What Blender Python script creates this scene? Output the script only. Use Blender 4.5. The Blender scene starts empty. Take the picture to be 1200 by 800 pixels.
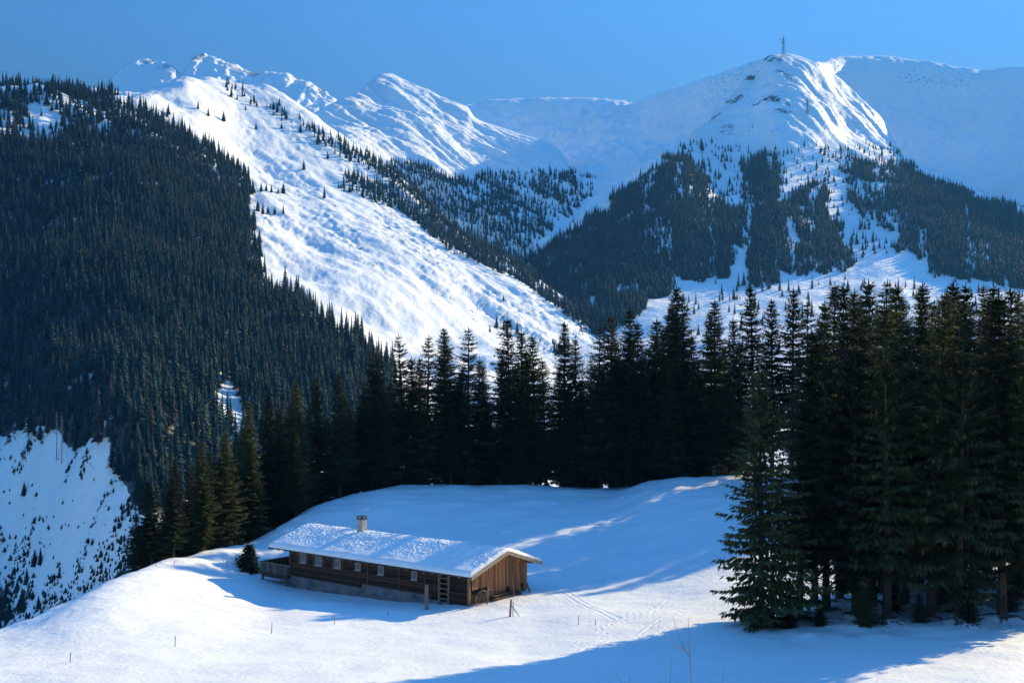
import bpy, math, random
import numpy as np
from mathutils import Vector, Matrix
R = math.radians
rng = np.random.default_rng(7)
random.seed(7)
SC = bpy.context.scene
COL = SC.collection

# ------------------------------------------------------------------ camera, sky, sun, exposure
F, CX, HZ = 1250.0, 600.0, 446.0          # focal length in photo pixels, optical column, horizon row
cam_d = bpy.data.cameras.new('camera')
cam_d.sensor_width = 36.0
cam_d.lens = 36.0 * F / 1200.0
cam_d.shift_y = (HZ - 400.0) / 1200.0
cam_d.clip_start, cam_d.clip_end = 0.3, 30000.0
cam = bpy.data.objects.new('camera', cam_d)
cam.rotation_euler = (R(90), 0, 0)
COL.objects.link(cam)
SC.camera = cam

SUN_AZ, SUN_EL = 50.0, 23.0               # degrees to the right of the view axis, above the horizon
w = bpy.data.worlds.new('World')
SC.world = w
w.use_nodes = True
nt = w.node_tree
for n in list(nt.nodes):
    nt.nodes.remove(n)
sky = nt.nodes.new('ShaderNodeTexSky')
sky.sky_type = 'NISHITA'
sky.sun_disc = False
sky.sun_elevation = R(SUN_EL)
sky.sun_rotation = R(SUN_AZ)
sky.altitude = 3500.0
sky.air_density = 1.0
sky.dust_density = 0.1
sky.ozone_density = 3.0
# sky tinted deep blue, with gain added towards the unseen zenith to fill shaded snow
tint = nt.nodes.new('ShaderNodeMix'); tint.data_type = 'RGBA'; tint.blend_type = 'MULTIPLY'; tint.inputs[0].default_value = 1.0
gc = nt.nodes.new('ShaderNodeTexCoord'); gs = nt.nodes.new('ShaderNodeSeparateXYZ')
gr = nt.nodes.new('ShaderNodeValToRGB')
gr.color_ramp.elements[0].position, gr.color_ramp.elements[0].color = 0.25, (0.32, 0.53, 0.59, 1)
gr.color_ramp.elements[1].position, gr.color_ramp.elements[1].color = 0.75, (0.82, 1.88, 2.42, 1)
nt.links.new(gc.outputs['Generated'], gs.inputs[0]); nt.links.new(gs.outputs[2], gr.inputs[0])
bg = nt.nodes.new('ShaderNodeBackground')
bg.inputs['Strength'].default_value = 0.135
wo = nt.nodes.new('ShaderNodeOutputWorld')
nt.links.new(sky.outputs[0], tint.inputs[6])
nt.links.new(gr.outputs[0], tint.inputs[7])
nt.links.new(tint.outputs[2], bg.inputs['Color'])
nt.links.new(bg.outputs[0], wo.inputs['Surface'])

sun_d = bpy.data.lights.new('sun', 'SUN')
sun_d.energy = 5.0
sun_d.angle = R(0.5)
sun_d.color = (1.0, 0.82, 0.43)
sun = bpy.data.objects.new('sun', sun_d)
SV = Vector((math.cos(R(SUN_EL)) * math.sin(R(SUN_AZ)), math.cos(R(SUN_EL)) * math.cos(R(SUN_AZ)), math.sin(R(SUN_EL))))
sun.rotation_euler = SV.to_track_quat('Z', 'Y').to_euler()
COL.objects.link(sun)

SC.view_settings.view_transform = 'Standard'
SC.view_settings.look = 'None'
SC.view_settings.exposure = 0.68
SC.view_settings.gamma = 1.0
SC.view_settings.use_curve_mapping = False
SC.render.engine = 'CYCLES'
SC.cycles.max_bounces = 5
SC.cycles.diffuse_bounces = 3
SC.cycles.transparent_max_bounces = 8
SC.cycles.volume_bounces = 1

# ------------------------------------------------------------------ helpers
def tag(o, label=None, cat=None, group=None, kind=None):
    if label: o['label'] = label
    if cat: o['category'] = cat
    if group: o['group'] = group
    if kind: o['kind'] = kind
    return o

def mesh_obj(name, verts, faces, mat, parent=None, smooth=False, link=True, mats=None, midx=None):
    me = bpy.data.meshes.new(name)
    verts = np.asarray(verts, np.float32)
    if isinstance(faces, np.ndarray):
        nf, k = faces.shape
        me.vertices.add(len(verts)); me.vertices.foreach_set('co', verts.ravel())
        me.loops.add(nf * k); me.loops.foreach_set('vertex_index', faces.astype(np.int32).ravel())
        me.polygons.add(nf)
        me.polygons.foreach_set('loop_start', np.arange(0, nf * k, k, dtype=np.int32))
        me.update(calc_edges=True)
    else:
        me.from_pydata([tuple(v) for v in verts.tolist()], [], faces)
        me.update()
    if smooth:
        me.polygons.foreach_set('use_smooth', np.ones(len(me.polygons), bool))
    for m in (mats or [mat]):
        me.materials.append(m)
    if midx is not None:
        me.polygons.foreach_set('material_index', np.asarray(midx, np.int32))
    o = bpy.data.objects.new(name, me)
    if link: COL.objects.link(o)
    if parent: o.parent = parent
    return o

class MB:
    """collects boxes, bars and prisms that become one mesh"""
    def __init__(s): s.v, s.f = [], []
    def add(s, v, f):
        b = len(s.v); s.v += [tuple(p) for p in v]; s.f += [[i + b for i in q] for q in f]
    def box(s, c, d, M=None, jit=0.0):
        x, y, z = d[0] / 2, d[1] / 2, d[2] / 2
        v = [Vector((a * x, b * y, e * z)) for a in (-1, 1) for b in (-1, 1) for e in (-1, 1)]
        if M is not None: v = [M @ p for p in v]
        v = [p + Vector(c) + Vector((random.uniform(-jit, jit),) * 3) for p in v]
        s.add(v, [[0, 1, 3, 2], [4, 6, 7, 5], [0, 4, 5, 1], [2, 3, 7, 6], [0, 2, 6, 4], [1, 5, 7, 3]])
    def span(s, a, b):
        s.box([(a[i] + b[i]) / 2 for i in range(3)], [abs(b[i] - a[i]) for i in range(3)])
    def bar(s, a, b, r0, r1=None, n=6):
        r1 = r0 if r1 is None else r1
        a, b = Vector(a), Vector(b)
        q = (b - a).to_track_quat('Z', 'Y')
        v = []
        for p, r in ((a, r0), (b, r1)):
            for k in range(n):
                t = 2 * math.pi * k / n
                v.append(p + q @ Vector((r * math.cos(t), r * math.sin(t), 0)))
        s.add(v, [[k, (k + 1) % n, n + (k + 1) % n, n + k] for k in range(n)] + [list(range(n))[::-1], list(range(n, 2 * n))])
    def prism(s, pts, ax0, ax1, f):
        """pts: 2-D outline, f(p, t) -> 3-D; from t=ax0 to ax1"""
        n = len(pts)
        v = [f(p, ax0) for p in pts] + [f(p, ax1) for p in pts]
        s.add(v, [[k, (k + 1) % n, n + (k + 1) % n, n + k] for k in range(n)] + [list(range(n))[::-1], list(range(n, 2 * n))])
    def build(s, name, mat, parent=None, smooth=False):
        return mesh_obj(name, s.v, s.f, mat, parent, smooth)

def empty(name, loc, rz=0.0):
    o = bpy.data.objects.new(name, None)
    o.empty_display_size = 0.3
    COL.objects.link(o)
    o.location = loc
    o.rotation_euler = (0, 0, rz)
    return o

# numpy gradient noise
_perm = np.concatenate([rng.permutation(512)] * 3)
_ga = rng.uniform(0, 2 * np.pi, 512)
_gx, _gy = np.cos(_ga), np.sin(_ga)
def perlin(x, y):
    xi, yi = np.floor(x).astype(np.int64), np.floor(y).astype(np.int64)
    xf, yf = x - xi, y - yi
    u = xf * xf * xf * (xf * (xf * 6 - 15) + 10)
    v = yf * yf * yf * (yf * (yf * 6 - 15) + 10)
    def g(ix, iy, dx, dy):
        h = _perm[_perm[ix % 512] + iy % 512]
        return _gx[h] * dx + _gy[h] * dy
    a = g(xi, yi, xf, yf); b = g(xi + 1, yi, xf - 1, yf)
    c = g(xi, yi + 1, xf, yf - 1); d = g(xi + 1, yi + 1, xf - 1, yf - 1)
    return ((a + (b - a) * u) * (1 - v) + (c + (d - c) * u) * v) * 1.5
def fbm(x, y, oct=5, gain=0.5, ridged=False):
    t, a = 0, 1.0
    for k in range(oct):
        p = perlin(x * 2 ** k + 17.3 * k, y * 2 ** k - 9.1 * k)
        t = t + a * ((0.5 - np.abs(p)) * 1.6 if ridged else p)
        a *= gain
    return t
def sstep(a, b, x):
    t = np.clip((x - a) / (b - a), 0, 1)
    return t * t * (3 - 2 * t)

def pchip1(x, xs, ys):
    xs, ys = np.asarray(xs, float), np.asarray(ys, float)
    h = np.diff(xs); d = np.diff(ys) / h
    m = np.zeros_like(ys)
    m[0], m[-1] = d[0], d[-1]
    for i in range(1, len(xs) - 1):
        if d[i - 1] * d[i] > 0:
            w1, w2 = 2 * h[i] + h[i - 1], h[i] + 2 * h[i - 1]
            m[i] = (w1 + w2) / (w1 / d[i - 1] + w2 / d[i])
    x = np.clip(x, xs[0], xs[-1])
    i = np.clip(np.searchsorted(xs, x) - 1, 0, len(xs) - 2)
    t = (x - xs[i]) / h[i]
    return ((2 * t**3 - 3 * t**2 + 1) * ys[i] + (t**3 - 2 * t**2 + t) * h[i] * m[i]
            + (-2 * t**3 + 3 * t**2) * ys[i + 1] + (t**3 - t**2) * h[i] * m[i + 1])

class Sheet:
    """terrain surface lofted through contour curves that each run across the valley, nearest first"""
    def __init__(s, px, curves, nsub):
        s.px = np.asarray(px, float)
        Y, Z = [], []
        for c in curves:
            xs = [p[0] for p in c]
            yy = pchip1(s.px, xs, [p[1] for p in c])
            dd = pchip1(s.px, xs, [p[2] for p in c])
            Y.append(dd); Z.append((HZ - yy) / F * dd)
        Y, Z = np.array(Y), np.array(Z)
        K = len(curves)
        if isinstance(nsub, int): nsub = [nsub] * (K - 1)
        v = np.concatenate([np.linspace(k, k + 1, nsub[k], endpoint=False) for k in range(K - 1)] + [[K - 1]])
        s.Yg, s.Zg = s._sp(Y, v), s._sp(Z, v)
        s.v = v
        s.PX = np.broadcast_to(s.px, s.Yg.shape)
        s.Xg = (s.PX - CX) / F * s.Yg
    @staticmethod
    def _sp(A, v):
        d = np.diff(A, axis=0)
        m = np.zeros_like(A)
        m[0], m[-1] = d[0], d[-1]
        p, q = d[:-1], d[1:]
        with np.errstate(divide='ignore', invalid='ignore'):
            hm = np.where(p * q > 0, 2 * p * q / (p + q), 0)
        m[1:-1] = hm
        i = np.clip(np.floor(v).astype(int), 0, len(A) - 2)
        t = (v - i)[:, None]
        return ((2*t**3 - 3*t**2 + 1) * A[i] + (t**3 - 2*t**2 + t) * m[i] + (-2*t**3 + 3*t**2) * A[i+1] + (t**3 - t**2) * m[i+1])
    def img(s):
        return HZ - s.Zg / s.Yg * F
    def z_at(s, x, y):
        px = CX + F * x / y
        c = np.interp(px, s.px, np.arange(len(s.px)))
        i = int(min(max(math.floor(c), 0), len(s.px) - 2)); t = c - i
        a = np.interp(y, s.Yg[:, i], s.Zg[:, i]); b = np.interp(y, s.Yg[:, i + 1], s.Zg[:, i + 1])
        return float(a + (b - a) * t)
    def build(s, name, mat, label, cat, rock=None):
        nr, nc = s.Yg.shape
        V = np.stack([s.Xg, s.Yg, s.Zg], -1).reshape(-1, 3)
        I = np.arange(nr * nc).reshape(nr, nc)
        Q = np.stack([I[:-1, :-1], I[:-1, 1:], I[1:, 1:], I[1:, :-1]], -1).reshape(-1, 4)
        o = mesh_obj(name, V, Q, mat, smooth=True)
        a = o.data.attributes.new('rock', 'FLOAT', 'POINT')
        a.data.foreach_set('value', (np.zeros(nr * nc) if rock is None else rock.ravel()).astype(np.float32))
        tag(o, label, cat, kind='structure')
        return o
    def scatter(s, n, dens, r=None):
        """n points spread evenly over the real surface, thinned by dens(px, row, X, Y)"""
        r = r or rng
        nr, nc = s.Yg.shape
        P = np.stack([s.Xg, s.Yg, s.Zg], -1)
        e1 = P[1:, :-1] - P[:-1, :-1]; e2 = P[:-1, 1:] - P[:-1, :-1]
        A = np.abs(e1[..., 0] * e2[..., 1] - e1[..., 1] * e2[..., 0])
        iy = s.img()
        D = dens(s.PX[:-1, :-1], iy[:-1, :-1], s.Xg[:-1, :-1], s.Yg[:-1, :-1])
        W = (A * np.clip(D, 0, None)).ravel()
        tot = W.sum()
        if tot <= 0: return np.zeros((0, 3)), 0
        k = r.choice(len(W), n, p=W / tot)
        a, b = np.divmod(k, nc - 1)
        u, v = r.random(n)[:, None], r.random(n)[:, None]
        Q = P[a, b] + u * e1[a, b] + v * e2[a, b]
        return Q, tot

def thin(P, dmin):
    """drop points closer than dmin to one already kept (grid hash)"""
    keep, cells = [], {}
    for i, (x, y, z) in enumerate(P):
        cx, cy = int(x // dmin), int(y // dmin)
        ok = True
        for a in (-1, 0, 1):
            for b in (-1, 0, 1):
                for j in cells.get((cx + a, cy + b), ()):
                    if (P[j][0] - x) ** 2 + (P[j][1] - y) ** 2 < dmin * dmin: ok = False; break
                if not ok: break
            if not ok: break
        if ok:
            keep.append(i); cells.setdefault((cx, cy), []).append(i)
    return P[keep]

def inpoly(px, py, poly):
    inside = np.zeros(np.shape(px), bool)
    n = len(poly)
    for i in range(n):
        x1, y1 = poly[i]; x2, y2 = poly[(i + 1) % n]
        c = ((y1 > py) != (y2 > py)) & (px < (x2 - x1) * (py - y1) / ((y2 - y1) if y2 != y1 else 1e-9) + x1)
        inside ^= c
    return inside

# ------------------------------------------------------------------ materials
def new_mat(name):
    m = bpy.data.materials.new(name)
    m.use_nodes = True
    t = m.node_tree
    return m, t, t.nodes['Principled BSDF'], t.links

def nz(t, scale, detail=4.0, rough=0.55, vec=None):
    n = t.nodes.new('ShaderNodeTexNoise')
    n.inputs['Scale'].default_value = scale
    n.inputs['Detail'].default_value = detail
    n.inputs['Roughness'].default_value = rough
    if vec is not None: t.links.new(vec, n.inputs['Vector'])
    return n
def coords(t, scale=None):
    tc = t.nodes.new('ShaderNodeTexCoord')
    if scale is None: return tc.outputs['Object']
    mp = t.nodes.new('ShaderNodeMapping')
    mp.inputs['Scale'].default_value = scale
    t.links.new(tc.outputs['Object'], mp.inputs['Vector'])
    return mp.outputs[0]
def ramp(t, fac, stops):
    r = t.nodes.new('ShaderNodeValToRGB')
    e = r.color_ramp.elements
    e[0].position, e[0].color = stops[0][0], (*stops[0][1], 1)
    e[1].position, e[1].color = stops[-1][0], (*stops[-1][1], 1)
    for p, c in stops[1:-1]:
        k = e.new(p); k.color = (*c, 1)
    t.links.new(fac, r.inputs[0])
    return r.outputs[0]
def bump(t, bs, h, strength, dist):
    b = t.nodes.new('ShaderNodeBump')
    b.inputs['Strength'].default_value = strength
    b.inputs['Distance'].default_value = dist
    t.links.new(h, b.inputs['Height'])
    t.links.new(b.outputs[0], bs.inputs['Normal'])
    return b

def snow_mat(name, bumps, rock=False, rscale=0.035):
    m, t, b, L = new_mat(name)
    b.inputs['Roughness'].default_value = 0.55
    b.inputs['Specular IOR Level'].default_value = 0.25
    v = coords(t)
    n = nz(t, bumps[0][0] * 0.2, 3, vec=v)
    c = ramp(t, n.outputs[0], [(0.3, (0.80, 0.80, 0.79)), (0.7, (0.87, 0.87, 0.86))])
    h = None
    for sc, amp, det in bumps:
        q = nz(t, sc, det, 0.6, v)
        k = t.nodes.new('ShaderNodeMath'); k.operation = 'MULTIPLY'; k.inputs[1].default_value = amp
        L.new(q.outputs[0], k.inputs[0])
        if h is None: h = k.outputs[0]
        else:
            s = t.nodes.new('ShaderNodeMath'); s.operation = 'ADD'
            L.new(h, s.inputs[0]); L.new(k.outputs[0], s.inputs[1]); h = s.outputs[0]
    bump(t, b, h, 1.0, 1.0)
    if rock:
        at = t.nodes.new('ShaderNodeAttribute'); at.attribute_name = 'rock'
        q = nz(t, rscale, 8, 0.75, v)
        ad = t.nodes.new('ShaderNodeMath'); ad.operation = 'MULTIPLY_ADD'; ad.inputs[1].default_value = 3.0
        L.new(q.outputs[0], ad.inputs[0])
        sb = t.nodes.new('ShaderNodeMath'); sb.operation = 'SUBTRACT'; sb.inputs[1].default_value = 2.3
        L.new(at.outputs['Fac'], ad.inputs[2]); L.new(ad.outputs[0], sb.inputs[0])
        mr = t.nodes.new('ShaderNodeMapRange'); mr.inputs['From Min'].default_value = 0; mr.inputs['From Max'].default_value = 0.2
        L.new(sb.outputs[0], mr.inputs[0])
        rc = ramp(t, nz(t, 0.2, 4, vec=v).outputs[0], [(0.3, (0.028, 0.027, 0.026)), (0.7, (0.10, 0.09, 0.082))])
        mx = t.nodes.new('ShaderNodeMix'); mx.data_type = 'RGBA'
        L.new(mr.outputs[0], mx.inputs[0]); L.new(c, mx.inputs[6]); L.new(rc, mx.inputs[7])
        c = mx.outputs[2]
    L.new(c, b.inputs['Base Color'])
    return m

M = {}
M['meadow'] = snow_mat('meadow_snow', [(0.5, 0.12, 3), (3.0, 0.055, 5), (14.0, 0.022, 4)], rock=True, rscale=1.6)
M['roofsnow'] = snow_mat('roof_snow', [(6.0, 0.03, 3), (20.0, 0.008, 2)])
M['hillsnow'] = snow_mat('hill_snow', [(0.05, 1.6, 4), (0.25, 1.0, 5)], rock=True, rscale=0.10)
M['peaksnow'] = snow_mat('mountain_snow', [(0.02, 3.0, 5), (0.08, 2.0, 6)], rock=True, rscale=0.11)

def foliage_mat(name, dark, mid, light, far=False):
    m, t, b, L = new_mat(name)
    b.inputs['Roughness'].default_value = 0.75
    b.inputs['Specular IOR Level'].default_value = 0.15
    oi = t.nodes.new('ShaderNodeObjectInfo')
    g = t.nodes.new('ShaderNodeNewGeometry')
    ad = t.nodes.new('ShaderNodeMath'); ad.operation = 'MULTIPLY_ADD'; ad.inputs[1].default_value = 0.45
    L.new(g.outputs['Random Per Island'], ad.inputs[0])
    ml = t.nodes.new('ShaderNodeMath'); ml.operation = 'MULTIPLY'; ml.inputs[1].default_value = 0.55
    L.new(oi.outputs['Random'], ml.inputs[0]); L.new(ml.outputs[0], ad.inputs[2])
    c = ramp(t, ad.outputs[0], [(0.1, dark), (0.5, mid), (0.95, light)])
    if far:                                    # a few bare brown larches among the spruces
        gt = t.nodes.new('ShaderNodeMath'); gt.operation = 'GREATER_THAN'; gt.inputs[1].default_value = 0.94
        L.new(oi.outputs['Random'], gt.inputs[0])
        mx = t.nodes.new('ShaderNodeMix'); mx.data_type = 'RGBA'
        mx.inputs[7].default_value = (0.055, 0.05, 0.045, 1)
        L.new(gt.outputs[0], mx.inputs[0]); L.new(c, mx.inputs[6]); c = mx.outputs[2]
    L.new(c, b.inputs['Base Color'])
    tr = t.nodes.new('ShaderNodeBsdfTranslucent')
    L.new(c, tr.inputs['Color'])
    ms = t.nodes.new('ShaderNodeMixShader'); ms.inputs[0].default_value = 0.04 if far else 0.28
    out = t.nodes['Material Output']
    L.new(b.outputs[0], ms.inputs[1]); L.new(tr.outputs[0], ms.inputs[2]); L.new(ms.outputs[0], out.inputs['Surface'])
    return m
M['needles'] = foliage_mat('spruce_needles', (0.014, 0.022, 0.013), (0.036, 0.048, 0.022), (0.12, 0.13, 0.05))
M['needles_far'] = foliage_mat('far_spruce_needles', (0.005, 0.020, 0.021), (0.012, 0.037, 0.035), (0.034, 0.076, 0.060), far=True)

def simple_mat(name, lo, hi, scale, stretch=(1, 1, 1), rough=0.8, bmp=0.0, bdist=0.02):
    m, t, b, L = new_mat(name)
    b.inputs['Roughness'].default_value = rough
    b.inputs['Specular IOR Level'].default_value = 0.2
    n = nz(t, scale, 5, 0.65, coords(t, stretch))
    L.new(ramp(t, n.outputs[0], [(0.3, lo), (0.7, hi)]), b.inputs['Base Color'])
    if bmp: bump(t, b, n.outputs[0], bmp, bdist)
    return m
M['bark'] = simple_mat('spruce_bark', (0.022, 0.018, 0.015), (0.075, 0.058, 0.046), 5, (1, 1, 0.3), 0.9, 0.6)
M['twig'] = simple_mat('bare_twig', (0.10, 0.06, 0.045), (0.22, 0.15, 0.11), 9)
M['larchbark'] = simple_mat('pale_bark', (0.30, 0.25, 0.18), (0.48, 0.41, 0.31), 4, (1, 1, 0.3), 0.9)
M['stake'] = simple_mat('weathered_wood', (0.16, 0.12, 0.09), (0.34, 0.28, 0.21), 6, (1, 1, 0.2), 0.85, 0.4)
M['redstake'] = simple_mat('reddish_wood', (0.22, 0.10, 0.09), (0.36, 0.20, 0.17), 6, (1, 1, 0.2), 0.8)
M['steel'] = simple_mat('galvanised_steel', (0.16, 0.17, 0.18), (0.26, 0.27, 0.28), 1.0, rough=0.5)

# ------------------------------------------------------------------ terrain
EDG = [-600, -300]
def ext(c, lo=None, hi=None):
    """carry a curve's end values beyond the picture"""
    c = list(c)
    if c[0][0] > -1500: c = [(-1600, c[0][1], c[0][2])] + c
    if c[-1][0] < 2900: c = c + [(3000, c[-1][1], c[-1][2])]
    return c
# meadow: (column, row, metres)
mc = [
    [(-1600, 1508, 2), (3000, 1508, 2)],
    [(-1600, 1175, 12), (3000, 1175, 12)],
    [(-1600, 965, 29), (3000, 950, 29)],
    ext([(-300, 830, 52), (0, 815, 52), (150, 812, 52), (300, 808, 52), (460, 803, 52), (600, 800, 52), (860, 800, 52), (1000, 800, 50), (1200, 800, 48)]),
    ext([(-300, 795, 60), (0, 771, 62), (150, 762, 64), (300, 757, 68), (460, 752, 70), (600, 752, 70), (720, 745, 68), (860, 738, 68), (1000, 735, 66), (1200, 728, 66)]),
    ext([(-300, 785, 66), (0, 749, 70), (150, 706, 79), (300, 703, 91), (345, 697, 96), (460, 703, 92), (600, 697, 90), (720, 690, 92), (860, 685, 88), (1000, 675, 88), (1200, 668, 88)]),
    ext([(-300, 778, 70), (0, 745, 75), (150, 682, 87), (300, 676, 103), (345, 676, 106), (460, 664, 107), (600, 655, 105), (720, 648, 105), (860, 635, 105), (1000, 630, 105), (1200, 625, 105)]),
    ext([(-300, 775, 75), (0, 739, 80), (75, 707, 86), (150, 671, 93), (225, 651, 103), (300, 633, 113), (350, 606, 120), (405, 582, 127), (470, 571, 131), (600, 570, 138), (680, 574, 139), (715, 576, 138), (765, 566, 134), (860, 559, 132), (1000, 560, 132), (1200, 563, 132)]),
    ext([(-300, 850, 95), (0, 790, 98), (150, 715, 112), (300, 668, 134), (460, 603, 158), (600, 590, 165), (860, 582, 165), (1200, 580, 165)]),
    ext([(-300, 900, 150), (0, 860, 160), (150, 800, 180), (300, 740, 200), (460, 690, 240), (860, 640, 260), (1200, 620, 270)]),
    ext([(-300, 900, 330), (0, 870, 340), (300, 760, 360), (600, 690, 420), (1200, 640, 450)]),
]
pxm = np.concatenate([np.arange(-1600, -60, 22), np.arange(-60, 1260, 1.35), np.arange(1260, 3001, 22)])
meadow = Sheet(pxm, mc, [5, 8, 16, 60, 90, 70, 90, 24, 14, 10])
X, Y = meadow.Xg, meadow.Yg
near = sstep(3, 6, meadow.v)[:, None] * (1 - sstep(8, 9.5, meadow.v)[:, None])
meadow.Zg += 0.16 * fbm(X / 9, Y / 9, 3) + 0.035 * fbm(X / 1.4, Y / 1.1, 3) * near
# wind ripples that run across the upper slope and hummocks among the tree roots
up = sstep(6.0, 6.8, meadow.v)[:, None]
meadow.Zg += up * 0.22 * fbm(X / 7 + Y / 14, Y / 4.0 - X / 12, 3)
root = sstep(840, 930, meadow.PX) * (1 - sstep(78, 92, Y)) * sstep(60, 64, Y)
meadow.Zg += root * 0.22 * fbm(X / 3.0, Y / 3.0, 3)

# needle litter and bare soil round the feet of the clump on the right
CLUMP = [(893, 69.5, 428, 4, 1.10), (936, 72.0, 385, 3, 1.0), (968, 72, 352, 3, 1.0), (984, 77, 328, 1, .95), (1003, 69, 345, 6, 1.0), (1022, 75, 326, 0, 1.0), (1040, 67, 352, 7, 1.0), (1060, 73, 330, 3, 1.05),
         (1074, 81, 332, 2, 1.0), (1090, 67.5, 340, 5, 1.05), (1108, 77, 330, 0, 1.0), (1124, 65.5, 350, 6, 1.0), (1141, 72, 332, 5, 1.0), (1158, 80, 328, 1, 1.0), (1174, 67, 338, 7, 1.1), (1192, 75, 334, 2, 1.0),
         (1210, 66.5, 345, 3, 1.0), (1222, 84, 340, 0, 1.0), (1240, 72, 330, 1, 1.0), (1100, 84, 350, 3, 1.0), (1262, 90, 340, 0, 1.0), (1285, 80, 335, 2, 1.0), (955, 76, 400, 3, 1.0), (1050, 78, 370, 5, 1.1), (1150, 88, 350, 3, 1.0), (1205, 91, 352, 5, 1.0)]
litter = np.zeros_like(meadow.Zg)
for cpx, cY, _, _, _ in CLUMP:
    d2 = (meadow.Xg - (cpx - CX) / F * cY) ** 2 + (meadow.Yg - cY) ** 2
    litter = np.maximum(litter, 1.1 * np.exp(-d2 / 3.6))
    meadow.Zg += 0.35 * np.exp(-d2 / 0.9)

def ground_pt(px, py):
    """where the line of sight through a photo point meets the meadow"""
    c = int(np.argmin(np.abs(meadow.px - px)))
    im = HZ - meadow.Zg[:, c] / meadow.Yg[:, c] * F
    k = np.where((im[:-1] >= py) & (im[1:] < py))[0]
    k = k[0] if len(k) else len(im) - 40
    t = (im[k] - py) / max(im[k] - im[k + 1], 1e-6)
    t = min(max(t, 0), 1)
    y = meadow.Yg[k, c] * (1 - t) + meadow.Yg[k + 1, c] * t
    return Vector(((px - CX) / F * y, y, meadow.z_at((px - CX) / F * y, y)))

# footprints and ski tracks pressed into the snow
def dent(path, step, r, depth, wob=0.0, stag=0.0):
    P = [ground_pt(*p) for p in path]
    for a, b in zip(P[:-1], P[1:]):
        d = Vector((b.x - a.x, b.y - a.y)); n = max(1, int(d.length / step))
        q = Vector((-d.y, d.x)).normalized()
        for k in range(n):
            c = Vector((a.x, a.y)) + d * (k / n) + q * ((stag if k % 2 else -stag) + random.uniform(-wob, wob))
            msk = (np.abs(X - c.x) < 3 * r) & (np.abs(Y - c.y) < 3 * r)
            d2 = ((X[msk] - c.x) ** 2 + (Y[msk] - c.y) ** 2) / (r * r)
            meadow.Zg[msk] -= 0.33 * depth * (np.exp(-d2) - 0.35 * np.exp(-(np.sqrt(d2) - 1.5) ** 2 * 3)) * random.uniform(0.7, 1.2)
dent([(676, 752), (692, 764), (700, 752)], 0.5, 0.16, 0.22, 0.10, 0.12)
dent([(690, 763), (712, 756), (704, 738), (722, 726), (745, 716), (775, 706)], 0.55, 0.15, 0.20, 0.10, 0.12)
dent([(700, 735), (745, 722), (800, 704), (850, 690)], 0.6, 0.14, 0.15, 0.14, 0.16)
for off in (0, 9):
    dent([(646 + off, 686), (690 + off, 712), (722 + off * 1.4, 728)], 0.12, 0.13, 0.10)
for path in ([(745, 748), (770, 728), (800, 712), (840, 700)], [(755, 752), (785, 732), (822, 716), (856, 707)], [(762, 720), (780, 704), (800, 692)], [(600, 712), (640, 712), (690, 718)]):
    dent(path, 0.12, 0.12, 0.07, 0.04)
for _ in range(26):
    a = (random.uniform(745, 890), random.uniform(690, 738)); dent([a, (a[0] + random.uniform(-18, 18), a[1] + random.uniform(-6, 6))], 0.5, 0.14, 0.16, 0.1, 0.12)
dent([(300, 702), (272, 690), (240, 690)], 0.5, 0.15, 0.14, 0.1, 0.12)

meadow.build('meadow', M['meadow'], 'snow covered meadow around the wooden barn with footprints and ski tracks', 'meadow', litter)

# hill: dark forest on the left, open snow slope on the right
bc = [
    ext([(-300, 1000, 330), (0, 960, 330), (165, 900, 310), (300, 760, 360), (700, 640, 420)]),
    ext([(-300, 760, 560), (0, 745, 540), (80, 720, 470), (165, 700, 395), (300, 600, 480), (450, 520, 620), (760, 500, 800)]),
    ext([(-300, 520, 720), (0, 505, 700), (60, 513, 630), (110, 545, 550), (165, 585, 465), (220, 530, 540), (262, 478, 650), (420, 425, 880), (600, 425, 1100), (760, 430, 1250)]),
    ext([(-300, 300, 1020), (0, 300, 980), (150, 300, 1000), (300, 300, 1150), (360, 300, 1240), (450, 305, 1300), (600, 345, 1400), (660, 372, 1400), (760, 427, 1350)]),
    ext([(-300, 175, 1250), (0, 180, 1230), (150, 165, 1330), (210, 150, 1530), (300, 190, 1640), (400, 222, 1640), (500, 268, 1620), (600, 316, 1560), (700, 390, 1450), (760, 432, 1400)]),
    ext([(-300, 105, 1450), (0, 108, 1430), (100, 112, 1500), (150, 113, 1600), (190, 104, 1780), (215, 96, 1880), (240, 92, 1950), (290, 101, 1980), (330, 114, 2000), (390, 153, 1990), (440, 187, 1950), (480, 217, 1890), (540, 277, 1780), (600, 308, 1700), (660, 352, 1580), (700, 384, 1520), (760, 434, 1450)]),
    ext([(-300, 125, 1700), (0, 130, 1700), (190, 130, 2050), (290, 130, 2200), (390, 200, 2180), (480, 260, 2020), (600, 335, 1800), (700, 405, 1600), (760, 450, 1530)]),
    ext([(-300, 250, 2200), (290, 230, 2600), (480, 330, 2300), (760, 490, 1750)]),
]
hill = Sheet(np.concatenate([np.arange(-700, -40, 14), np.arange(-40, 780, 2.0)]), bc, [12, 60, 70, 90, 70, 60, 14, 6])
X, Y, PX = hill.Xg, hill.Yg, hill.PX
iy = hill.img()
A, B = X * 0.73 - Y * 0.68, X * 0.68 + Y * 0.73            # along and across the fall line of the open slope
opn = sstep(200, 330, PX) * sstep(1050, 1250, Y)
hill.Zg += (1 - opn) * (15 * fbm(X / 140, Y / 140, 4) + 1.1 * fbm(X / 14, Y / 14, 4, .6))
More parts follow.
